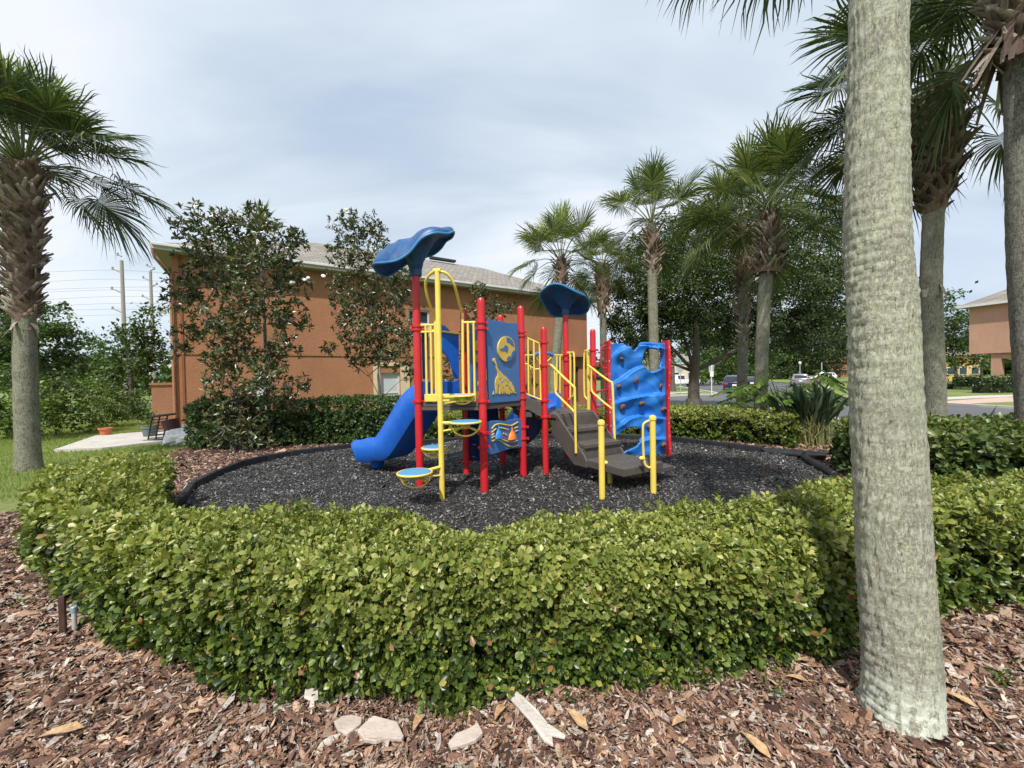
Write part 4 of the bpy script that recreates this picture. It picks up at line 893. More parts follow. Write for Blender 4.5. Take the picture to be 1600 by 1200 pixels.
def farhouse(label, px0, px1, Y, ptop, mat, z0=-.4, name='house', roofh=0, rm=None):
    root = empty(name, label, 'building'); a_ = AT(px0, 590, Y); b_ = AT(px1, 590, Y); zt_ = zat(a_, ptop); t = b_-a_
    c_ = (a_+b_)/2; H = zt_-z0; w_ = MB().box((c_.x, c_.y+4, z0+H/2), (t.length, 8, H)).build('wall', mat, root, smooth=False)
    if roofh:
        mb = MB(); x0, x1 = a_.x-.5, b_.x+.5; y0, y1 = Y-.5, Y+8.5; z = zt_
        mb.add([(x0, y0, z), (x1, y0, z), (x1, y1, z), (x0, y1, z), (x0+3, (y0+y1)/2, z+roofh), (x1-3, (y0+y1)/2, z+roofh)], [(0, 1, 5, 4), (1, 2, 5), (2, 3, 4, 5), (3, 0, 4), (3, 2, 1, 0)]); mb.build('roof', rm or roofm, root, smooth=False)
    for k in range(3):
        x = a_.x+t.length*(k+.5)/3; z = z0+min(H*.55, 1.6)
        f_ = MB().box((x, Y-.03, z), (1.3, .08, 1.2)).build('window', wfas, root, smooth=False); MB().box((x, Y-.08, z), (1.1, .04, 1.0)).build('pane', glassd, f_, smooth=False)
    return root
farhouse('pale yellow stucco house glimpsed between the trees left of the pink building', 1476, 1532, 62, 556, yelst, roofh=2)
farhouse('cream house far off behind the street sign', 1020, 1092, 75, 566, plain('cream wall', (.7, .58, .4), .9), roofh=2.0)
farhouse('reddish brown house far down the side street beside the white wagon', 1298, 1345, 110, 566, plain('brown wall', (.30, .11, .07), .9), roofh=2.2, rm=plain('red roof', (.25, .1, .07), .9))
# ------------------------------------------------------------------ trees
barkb = plain('tree bark', (.10, .085, .07), .95, .35, 12, bmp=.9, bscale=30)
barkg = plain('grey bark', (.16, .145, .125), .95, .35, 14, bmp=.8, bscale=35)
mag_l = leafmat('magnolia leaves', [(0, (.02, .04, .014)), (.3, (.045, .075, .022)), (.68, (.095, .135, .045)), (.76, (.14, .10, .05)), (.88, (.22, .15, .08)), (.95, (.19, .23, .09)), (1, (.38, .33, .2))], .28, .2, spec=.7)
oak_l = leafmat('oak leaves', [(0, (.015, .03, .01)), (.5, (.038, .066, .018)), (.85, (.08, .12, .03)), (1, (.17, .22, .06))], .5, .28)
lit_l = leafmat('light tree leaves', [(0, (.03, .07, .012)), (.5, (.07, .14, .02)), (1, (.16, .24, .04))], .5, .4)
bush_l = leafmat('bush leaves', [(0, (.04, .08, .018)), (.5, (.10, .17, .03)), (.85, (.18, .26, .05)), (1, (.3, .36, .1))], .5, .3, patch=(.5, (.03, .055, .015)))
wood_l = leafmat('woodland leaves', [(0, (.018, .038, .012)), (.5, (.05, .09, .022)), (.9, (.10, .16, .035)), (1, (.18, .24, .06))], .5, .3)
def tree(name, label, cat, base, Y, lobes, leafm, barkm_, kind='small', lsize=.12, dens=60, trunk=.12, group=None, stems=1, hollow=.35, zb=None, twigs=True):
    root = empty(name, label, cat, group); bx, by = base; mb = MB(); acc = Acc(); forks = []; z0 = zb if zb is not None else float(gz(bx, by))-.05
    for li, L_ in enumerate(lobes):
        px, py, rp = L_[:3]; dY = L_[3] if len(L_) > 3 else rng.uniform(-.5, .5)*rp*Y/F*1.2
        c = AT(px, py, Y+dY); r = rp*(Y+dY)/F; c = np.array(c)
        n = max(6, int(dens*r*r)); v = rng.normal(0, 1, (n, 3)); v /= np.linalg.norm(v, axis=1, keepdims=True); rad = r*(hollow+(1.08-hollow)*rng.random(n)**.6)
        v[:, 2] *= .92; rad = np.where(rng.random(n) < .1, rad*rng.uniform(1.05, 1.4, n), rad); pts = c+v*rad[:, None]; pts += rng.normal(0, r*.07, pts.shape); ok = pts[:, 2] > z0+.15; pts = pts[ok]; v = v[ok]; n = len(pts)
        if n == 0: continue
        if kind == 'small' and n > 30:
            kc = max(6, n//22); ci = rng.integers(0, n, kc); as_ = rng.integers(0, kc, n); m_c = rng.random(n) < .85
            cl_ = pts[ci[as_]]+rng.normal(0, r*.11, (n, 3))*np.array([1, 1, .6]); pts = np.where(m_c[:, None], cl_, pts)
        if trunk:
            b0 = Vector((bx, by, z0)); sgm = li % stems
            if li >= stems:
                cv = Vector(c); f0 = min(forks, key=lambda q_: (q_-cv).length+(5 if q_.z > cv.z-.2 else 0)); rt_ = trunk*.3*(.6+.4*min(1, rp/50))
                mb.tube([f0-Vector((0, 0, .05)), f0.lerp(cv, .45)+Vector((0, 0, r*.12))+Vector(rng.normal(0, r*.1, 3)), cv], [rt_, rt_*.6, rt_*.15], 7, smooth=4); forks.append(f0.lerp(cv, .6))
            b0 = b0; off = Vector((math.cos(sgm*2.1), math.sin(sgm*2.1), 0))*trunk*(1.2 if stems > 1 else 0)
            cv = Vector(c); fork = b0+off+(cv-b0)*.12; fork.z = z0+(c[2]-z0)*rng.uniform(.25, .5); fork.x = bx+off.x+(c[0]-bx)*.2; fork.y = by+off.y+(c[1]-by)*.2
            if li < stems: rt_ = trunk; forks.append(fork.lerp(cv, .15))
            if li < stems: mb.tube([b0+off, fork, (fork+cv)/2+Vector(rng.normal(0, r*.15, 3)), cv], [rt_, rt_*.75, rt_*.45, rt_*.2], 8, smooth=4)
            if li < stems: mb.tube([b0+off-Vector((0, 0, .05)), b0+off+Vector((0, 0, trunk*2.5))], [rt_*1.5, rt_*.98], 10)
            if twigs:
                for p in pts[:max(4, min(n//5, 45))]:
                    pv = Vector(p); mb.tube([cv+(pv-cv)*.1, cv+(pv-cv)*.55+Vector(rng.normal(0, r*.08, 3)), pv], [rt_*.16+.004, rt_*.08+.003, .003], 4, cap=False)
        if kind == 'whorl':
            k = 8; P_ = np.repeat(pts, k, 0); ax = v+rng.normal(0, .4, v.shape)+np.array([0, 0, .5]); ax = np.repeat(ax, k, 0); ax /= np.linalg.norm(ax, axis=1, keepdims=True)
            d = ax*.55+rng.normal(0, .75, P_.shape); R = frames(d, ax+rng.normal(0, .15, ax.shape)); sc = lsize*rng.uniform(.7, 1.25, len(P_)); tv, tf = leaf4(.19, .15)
            acc.add(*inst(tv, tf, P_+rng.normal(0, lsize*.1, P_.shape), R, sc))
        else:
            k = 5; P_ = np.repeat(pts, k, 0)+rng.normal(0, lsize*.9, (n*k, 3)); d = rng.normal(0, 1, P_.shape); R = frames(d, rng.normal(0, .6, P_.shape)+np.array([0, -.2, 1.])); sc = lsize*rng.uniform(.5, 1.3, len(P_)); tv, tf = leaf4(.34, .1)
            acc.add(*inst(tv, tf, P_, R, sc))
    if trunk and mb.v: mb.build('trunk', barkm_, root)
    acc.build('foliage', leafm, root); return root
g1 = G(372, 702)
magl = [(372, 640, 30, 0), (355, 668, 34, -.3), (395, 680, 28, -.3), (360, 600, 36), (420, 600, 34), (340, 560, 24), (380, 545, 40), (422, 560, 26), (345, 500, 42), (400, 480, 46), (450, 500, 30), (300, 440, 34), (350, 430, 44), (410, 420, 46), (455, 440, 26), (320, 380, 36), (375, 375, 40), (430, 385, 40), (462, 375, 18), (310, 340, 24), (350, 345, 22), (400, 345, 26), (285, 470, 22), (282, 355, 14), (465, 470, 14), (300, 520, 22), (448, 545, 22), (470, 600, 14), (455, 625, 18), (280, 545, 12), (325, 625, 12)]
tree('magnolia_tree', 'bushy bronze-leaved magnolia reaching down to the ground at the tall hedge\'s left end', 'tree', (g1.x, g1.y), g1.y, magl, mag_l, barkg, 'whorl', .128, 260, .07, 'magnolia trees by the orange building', 3, .25)
Y2 = 11.4; g2 = AT(594, 600, Y2)
magl2 = [(594, 548, 28), (562, 560, 20), (624, 558, 22), (560, 520, 34), (600, 510, 42), (640, 520, 22), (545, 480, 28), (580, 455, 38), (625, 460, 28), (530, 440, 20), (560, 410, 32), (600, 400, 26), (540, 370, 24), (570, 355, 22), (590, 365, 16), (530, 400, 18), (620, 425, 22), (545, 345, 14), (515, 545, 12), (645, 580, 14)]
tree('magnolia_tree', 'slender magnolia with bare grey trunk between the left-hand tree and the slide', 'tree', (g2.x, g2.y), Y2, magl2, mag_l, barkg, 'whorl', .128, 250, .07, 'magnolia trees by the orange building', 1, .25)
Y3 = 14.5; g3 = AT(757, 600, Y3)
tree('magnolia_tree', 'small magnolia seen behind the giraffe panel, its top above the panel', 'tree', (g3.x, g3.y), Y3, [(748, 458, 16), (765, 480, 22), (740, 490, 18), (790, 480, 14), (757, 520, 26), (780, 530, 22), (735, 540, 22), (760, 570, 26), (800, 560, 14), (822, 560, 14), (825, 600, 16), (700, 590, 12), (700, 560, 14)], mag_l, barkg, 'whorl', .15, 170, .05, 'magnolia trees by the orange building', 2, .25)
flo = MB()
for x, y in ((457, 440), (476, 436), (253, 487), (405, 400), (540, 332), (404, 380), (365, 640), (505, 430), (360, 420)):
    c = AT(x, y, 9.2); [flo.ell(c+Vector(rng.normal(0, .03, 3)), (.05, .03, .035), 6, 4) for _ in range(3)]
tag(flo.build('magnolia_blossom', plain('petal', (.8, .78, .7), .6)), 'scattered white magnolia blossoms on the bushy left magnolia', 'flowers', kind='stuff')
# oaks and other trees on the right
ok_ = AT(1084, 637, 18.2)
oakl = [(1085, 470, 70, 0), (1020, 450, 60, 0), (990, 500, 42, .5), (975, 545, 30, .5), (1150, 440, 70, 0), (1060, 400, 60, 1), (1120, 370, 60, 1), (1200, 380, 60, 1), (1230, 450, 62, 0), (1280, 420, 60, 1), (1270, 500, 46, 0), (1190, 510, 50, 0), (1130, 510, 44, 1), (1050, 510, 44, .5), (1010, 400, 34, 1), (970, 460, 26, 1), (1160, 320, 40, 1), (1240, 340, 46, 2), (1300, 350, 46, 2), (1090, 340, 30, 2), (965, 500, 22, 0), (1000, 530, 30, -1), (1300, 470, 46, 1), (1240, 530, 30, 1)]
tree('oak_tree', 'large dark-crowned oak with thick leaning trunk behind the right-hand palms', 'tree', (ok_.x, ok_.y), 18.5, oakl, oak_l, barkb, 'small', .12, 480, .33, None, 1, .15, twigs=False)
yy = 42; gg = AT(1051, 600, yy)
tree('oak_tree', 'thin-trunked tree on the lawn behind the green street sign', 'tree', (gg.x, gg.y), yy, [(1050, 500, 40), (1010, 520, 34), (1040, 560, 18), (1085, 530, 34), (1120, 545, 34), (1010, 555, 20)], oak_l, barkb, 'small', .3, 14, .28, None, 1, .1, twigs=False)
for (bx, Y, L_, lab, lm, ls, dn) in (
    (1150, 62, [(1110, 560, 34), (1150, 545, 40), (1190, 555, 36), (1125, 590, 18), (1150, 592, 14), (1100, 585, 18), (1090, 520, 26), (1115, 520, 26)], 'bright green tree beyond the parked dark blue car', lit_l, .42, 10),
    (1235, 96, [(1215, 560, 36), (1250, 550, 40), (1285, 555, 34), (1225, 585, 22), (1260, 580, 24), (1300, 575, 16), (1200, 580, 24), (1300, 540, 30), (1240, 520, 40), (1290, 510, 34)], 'broad dark green tree down the side street behind the lamp post', oak_l, .45, 9),
    (1330, 60, [(1335, 540, 36), (1380, 530, 50), (1425, 500, 46), (1430, 560, 40), (1390, 580, 28), (1310, 500, 26)], 'dark tree mass mostly hidden by the big foreground palm trunk', oak_l, .4, 9),
    (1493, 42, [(1495, 545, 26), (1485, 510, 24), (1510, 520, 20), (1480, 560, 20), (1515, 560, 16), (1500, 495, 16), (1478, 530, 14)], 'small tree with slim trunk left of the pink building', wood_l, .26, 22),
    (1534, 50, [(1530, 545, 22), (1545, 520, 18), (1520, 500, 14), (1540, 570, 12)], 'tree tucked against the left side of the pink building', lit_l, .28, 18),
    (1010, 70, [(1000, 560, 24), (1030, 575, 14), (985, 575, 20), (960, 570, 18), (975, 590, 14), (1010, 590, 10)], 'distant green tree seen past the climbing wall', lit_l, .4, 9)):
    g_ = AT(bx, 600, Y); tree('tree', lab, 'tree', (g_.x, g_.y), Y, L_, lm, barkb, 'small', ls, dn*3, .16, None, 1, .1, twigs=False)
# vegetation on the left
for (bx, Y, L_, lab, lm, ls, dn, tr) in (
    (70, 24, [(60, 520, 40), (20, 510, 44), (100, 545, 34), (-20, 520, 50), (130, 570, 26), (60, 570, 40), (10, 570, 44), (95, 510, 22), (75, 485, 18), (150, 540, 12), (20, 480, 24)], 'rounded dark green tree behind the left palm', wood_l, .2, 42, .2),
    (205, 19, [(200, 530, 20), (225, 510, 20), (235, 485, 14), (215, 560, 28), (235, 560, 24), (180, 560, 22), (160, 590, 26), (200, 600, 30), (248, 545, 16), (190, 515, 9), (170, 535, 9)], 'vine-covered dark green tree left of the orange building', wood_l, .17, 60, .12),
    (150, 30, [(140, 580, 24), (165, 570, 16), (175, 590, 20), (120, 590, 20)], 'low tree in the gap between the rounded tree and the vine-covered tree', wood_l, .25, 26, .15)):
    g_ = AT(bx, 600, Y); tree('tree', lab, 'tree', (g_.x, g_.y), Y, L_, lm, barkb, 'small', ls, dn*3.5, tr, None, 1, .1, twigs=False)
for (Y, L_, lab) in (
    (11.6, [(20, 620, 34), (50, 640, 30), (75, 625, 26), (0, 655, 34), (40, 668, 20), (-30, 640, 40), (10, 590, 20), (58, 602, 14)], 'bushy shrub directly behind the left palm trunk'),
    (12.6, [(85, 635, 26), (100, 655, 22), (112, 622, 24), (72, 662, 20), (124, 652, 20), (98, 602, 16), (135, 638, 14)], 'rounded pale green shrub right of the left palm trunk'),
    (14.5, [(142, 618, 26), (166, 630, 24), (132, 645, 18), (152, 652, 15), (180, 648, 14), (155, 598, 14), (188, 618, 12)], 'spreading green shrub in the middle of the left thicket'),
    (17.5, [(195, 625, 26), (220, 620, 22), (210, 645, 18), (228, 640, 16), (185, 650, 10)], 'green shrub beside the low orange privacy wall')):
    g_ = AT(L_[0][0], 600, Y); tree('shrub', lab, 'shrub', (g_.x, g_.y), Y, L_, bush_l, barkb, 'small', .10, 420, .03, 'shrubs at the edge of the left lawn', 1, .2, twigs=False, zb=-.1)
# far woods closing the horizon
acc = Acc()
for k in range(700):
    a_ = rng.uniform(-1.02, 1.02); Rr = rng.uniform(130, 190); c = np.array([math.sin(a_)*Rr*1.1, math.cos(a_)*Rr+6, rng.uniform(-1, 8 if a_ < .2 else 7)]); n = 42; v = rng.normal(0, 1, (n, 3)); v /= np.linalg.norm(v, axis=1, keepdims=True)
    P_ = c+v*rng.uniform(1.5, 4, (n, 1)); tv, tf = leaf4(.45, .1); acc.add(*inst(tv, tf, P_, frames(rng.normal(0, 1, (n, 3)), rng.normal(0, .5, (n, 3))+np.array([0, 0, 1.])), rng.uniform(1.2, 2.6, n)))
tag(acc.build('woodland', wood_l), 'distant wooded strip along the horizon', 'woodland', kind='stuff')
# hedges and shrubs in front of the pink building
hz_ = [(28.8, 25.2), (33, 25.6), (40, 27), (40, 28.2), (33, 26.9), (28.6, 26.4)]
for lab, x0, x1, Y, pt in (('clipped low green shrub at the foot of the small tree, left of the pink building', 1476, 1505, 36, 598), ('dark clipped shrub row under the white balcony railing', 1534, 1640, 29.0, 586), ('darker shrub below the recess of the pink building, behind the clipped low one', 1498, 1540, 40, 586)):
    a_ = AT(x0, 600, Y); b_ = AT(x1, 600, Y); h_ = zat(a_, pt)+.35; root = empty('clipped_shrub', lab, 'shrub', 'shrubs in front of the pink building'); n = int((b_.x-a_.x)*h_*70*2)
    pts = np.stack([rng.uniform(a_.x, b_.x, n), Y+rng.uniform(0, 1, n)**2*1.2, -.35+h_*rng.random(n)**.7], 1); acc = Acc(); tv, tf = leaf4(.35, .1)
    acc.add(*inst(tv, tf, pts, frames(rng.normal(0, 1, (n, 3)), rng.normal(0, .5, (n, 3))+np.array([0, -.3, 1.])), rng.uniform(.1, .22, n))); acc.build('foliage', hedge_bk if 'dark' in lab else bush_l, root)
    MB().box(((a_.x+b_.x)/2, Y+.7, -.35+h_*.44), (b_.x-a_.x-.9, .6, h_*.8)).build('shade_core', corem, root, smooth=False)  # plain box whose dark colour stands in for shade inside the shrub
# ------------------------------------------------------------------ palms
def palmbark(name, ca, cb, cc, ring=14, lichen=None, streak=None):
    m, nt, b = newmat(name); v = objc(nt); vs = objc(nt, (60, 60, 12)); vr = objc(nt, (3.5, 3.5, ring*1.1))
    n1 = noise(nt, 1.0, 7, .75, vs, .3); n2 = noise(nt, 1.0, 6, .7, vr, 1.2); n3 = noise(nt, 5, 6, .7, v); n4 = noise(nt, 38, 7, .82, objc(nt, (1, 1, .6)), .6)
    c = ramp(nt, n3, [(.3, ca), (.5, cb), (.7, cc)])
    if lichen: c = mixc(nt, ramp(nt, n4, [(.42, (0, 0, 0)), (.6, (.8,)*3)]), c, lichen)
    c = mixc(nt, ramp(nt, n1, [(.34, (.85,)*3), (.5, (0, 0, 0))]), c, tuple(x*.28 for x in ca))
    if streak:
        pa = noise(nt, 4.5, 5, .7, objc(nt, (1, 1, .55))); sp_ = noise(nt, 95, 6, .8, objc(nt, (1, 1, .5))); c = mixc(nt, ramp(nt, pa, [(.38, (0, 0, 0)), (.62, (1,)*3)]), (.26, .235, .205), (.36, .35, .27)); c = mixc(nt, ramp(nt, sp_, [(.46, (0, 0, 0)), (.58, (.9,)*3)]), c, lichen); c = mixc(nt, ramp(nt, noise(nt, 1.0, 5, .75, objc(nt, (120, 120, 14))), [(.34, (.9,)*3), (.44, (0, 0, 0))]), c, (.07, .06, .05)); c = mixc(nt, ramp(nt, noise(nt, 9, 5, .7, objc(nt, (1, 1, 2.5)), .5), [(.6, (0, 0, 0)), (.72, (.55,)*3)]), c, (.15, .13, .125))
    if streak:
        ra = nd(nt, 'ShaderNodeAttribute'); ra.attribute_name = 'ring'; rn = noise(nt, 7, 5, .7, v); br_ = ramp(nt, rn, [(.42, (0, 0, 0)), (.58, (1,)*3)])
        c = mixc(nt, mth(nt, 'MULTIPLY', ramp(nt, ra.outputs['Fac'], [(.55, (0, 0, 0)), (.85, (.7,)*3), (.97, (0, 0, 0))]), br_), c, (.60, .60, .50)); c = mixc(nt, mth(nt, 'MULTIPLY', ramp(nt, ra.outputs['Fac'], [(.0, (.8,)*3), (.14, (0, 0, 0)), (.93, (0, 0, 0)), (1, (.8,)*3)]), br_), c, (.10, .09, .08))
    if not streak: c = mixc(nt, ramp(nt, n2, [(.27, (.6,)*3), (.38, (0, 0, 0))]), c, tuple(x*.45 for x in ca))
    if lichen and streak:
        gz_n = nd(nt, 'ShaderNodeSeparateXYZ', {0: v}); fz = nd(nt, 'ShaderNodeMapRange', {0: gz_n.outputs[2], 1: .30, 2: .10}).outputs[0]
        c = mixc(nt, ramp(nt, noise(nt, .45*4, 4, .6, v), [(.45, (0, 0, 0)), (.7, (.35,)*3)]), c, (.17, .165, .15))
        c = mixc(nt, mth(nt, 'MULTIPLY', fz, ramp(nt, noise(nt, 1.0, 6, .75, objc(nt, (30, 30, 9))), [(.44, (0, 0, 0)), (.50, (1,)*3)])), c, (.74, .77, .64))
    nt.links.new(c, b.inputs['Base Color']); b.inputs['Roughness'].default_value = .92; b.inputs['Specular IOR Level'].default_value = .25
    h = mth(nt, 'ADD', mth(nt, 'MULTIPLY', n1, .5), mth(nt, 'ADD', mth(nt, 'MULTIPLY', n2, .35 if streak else 1), mth(nt, 'MULTIPLY', n4, .7 if streak else .4))); bump(nt, b, h, .9, .018); return m
pb_big = palmbark('lichen palm bark', (.17, .15, .135), (.31, .29, .24), (.44, .43, .33), 16, (.60, .61, .44), (.62, .62, .52))
pb_grey = palmbark('grey palm bark', (.10, .095, .075), (.19, .175, .14), (.27, .26, .2), 12, (.3, .31, .22))
pb_dark = palmbark('dark palm bark', (.07, .06, .05), (.13, .115, .095), (.2, .18, .15), 14, (.3, .3, .25))
pb_red = palmbark('brown palm bark', (.1, .06, .042), (.2, .13, .1), (.28, .2, .15), 12, (.3, .24, .18))
bootm = chipmat('leaf base boots', [(0, (.09, .06, .045)), (.3, (.19, .135, .105)), (.6, (.30, .235, .19)), (.85, (.42, .36, .3)), (1, (.28, .16, .11))], .9, 30)
bootd = chipmat('dark boots', [(0, (.03, .02, .015)), (.4, (.07, .045, .032)), (.75, (.12, .08, .055)), (1, (.2, .14, .1))], .9, 30)
frondm = leafmat('palm fronds', [(0, (.045, .07, .032)), (.5, (.095, .135, .06)), (.85, (.16, .195, .085)), (1, (.32, .31, .15))], .42, .35, spec=.3)
frondd = leafmat('dark palm fronds', [(0, (.02, .04, .02)), (.5, (.042, .072, .03)), (.9, (.08, .115, .045)), (1, (.2, .2, .09))], .4, .22)
frondy = leafmat('young fronds', [(0, (.10, .16, .03)), (.6, (.2, .27, .05)), (1, (.32, .36, .1))], .45, .4)
petm = plain('petiole', (.14, .17, .055), .5, .25, 10)
deadm = chipmat('dead frond straps', [(0, (.08, .05, .04)), (.4, (.2, .14, .11)), (.75, (.33, .27, .22)), (1, (.45, .4, .34))], .9, 30)
def trunkmesh(pts, rad, name, mat, root, seg=28, ringamp=.012, ringh=.07, flare=1.25, detail=0):
    pts = [Vector(p) for p in pts]; cv = catmull(pts, max(6, int((pts[-1]-pts[0]).length/(.028 if detail else .09)/(len(pts)-1)))); n = len(cv); V = np.zeros((n, seg, 3)); SAW = np.zeros((n, seg)); ln = (pts[-1]-pts[0]).length
    a_ = np.linspace(0, 2*PI, seg, endpoint=False); ph = rng.uniform(0, 6)
    for i, p in enumerate(cv):
        t = i/(n-1); r = rad[0]*(1-t)+rad[1]*t; r *= 1+(flare-1)*math.exp(-t*ln/.22); s = t*ln
        rr = r*(1+.02*np.sin(a_*2+s*.7+ph)+.015*np.sin(a_*3-s*1.3))
        q = s/ringh+.35*np.sin(a_+s*.5)+.12*np.sin(a_*5+s*3); saw = q-np.floor(q); SAW[i] = saw; rr = rr+ringamp*(saw**2-.4)*(1 if not detail else (.5+1.2*np.clip(np.cos(a_-3.6)+.2*np.sin(s*9), 0, 1)))
        if detail: rr = rr+rng.normal(0, .0016, seg)+.0012*np.sin(a_*22+4*np.sin(s*6))+.004*np.sin(a_*5+s*2+ph)*np.sin(s*5-a_*2)
        V[i, :, 0] = p.x+rr*np.cos(a_); V[i, :, 1] = p.y+rr*np.sin(a_); V[i, :, 2] = p.z
    i = np.arange(n-1)[:, None]*seg; j = np.arange(seg)[None]; j2 = (j+1) % seg
    T = np.stack([i+j, i+j2, i+seg+j2, i+seg+j], -1).reshape(-1, 4); o_ = trimesh(name, V.reshape(-1, 3), T, mat, root, smooth=True)
    if detail: at_ = o_.data.attributes.new('ring', 'FLOAT', 'POINT'); at_.data.foreach_set('value', SAW.ravel().astype(np.float32))
    return o_, cv
def frond_fan(acc, o, t, nrm, Rf, nl=54, droop=.28, spread=2.0, w=.0165):
    t = t/np.linalg.norm(t); s = np.cross(t, nrm); s /= np.linalg.norm(s); nn = np.cross(s, t)
    j = np.arange(nl); f = (j/(nl-1)*2-1); ph = f*spread; L = Rf*(1-.22*np.abs(f)**2)*rng.uniform(.9, 1.06, nl); wid = w*Rf*2.2*(1-.3*np.abs(f))
    st = o+t[None]*(.28*Rf*(1-np.abs(f))[:, None])-nn[None]*(.07*Rf*((1-np.abs(f))**2)[:, None])
    d = np.cos(ph)[:, None]*t+np.sin(ph)[:, None]*s+nn[None]*(.16+.22*np.abs(f))[:, None]; d /= np.linalg.norm(d, axis=1, keepdims=True)
    wv = (-np.sin(ph)[:, None]*t+np.cos(ph)[:, None]*s)+nn[None]*(np.where(j % 2, .45, -.45))[:, None]
    K = 5; V = np.zeros((nl, K, 2, 3)); dr = droop*rng.uniform(.5, 1.5, nl)
    for k, (l_, w_) in enumerate(((0, .25), (.3, .8), (.58, .85), (.82, .45), (1, .04))):
        c = st+d*(L*l_)[:, None]; c[:, 2] -= (dr*Rf*(l_**2.6)); c -= d*(dr*Rf*.35*l_**3)[:, None]
        c += wv*(rng.normal(0, .03, nl)*Rf*l_**2)[:, None]
        V[:, k, 0] = c-wv*(wid*w_*.5)[:, None]; V[:, k, 1] = c+wv*(wid*w_*.5)[:, None]
    b0 = (np.arange(nl)*K*2)[:, None, None]; tf = []
    for k in range(K-1): a_ = 2*k; tf += [(a_, a_+1, a_+3), (a_, a_+3, a_+2)]
    acc.add(V.reshape(-1, 3), (np.array(tf)[None]+b0).reshape(-1, 3))
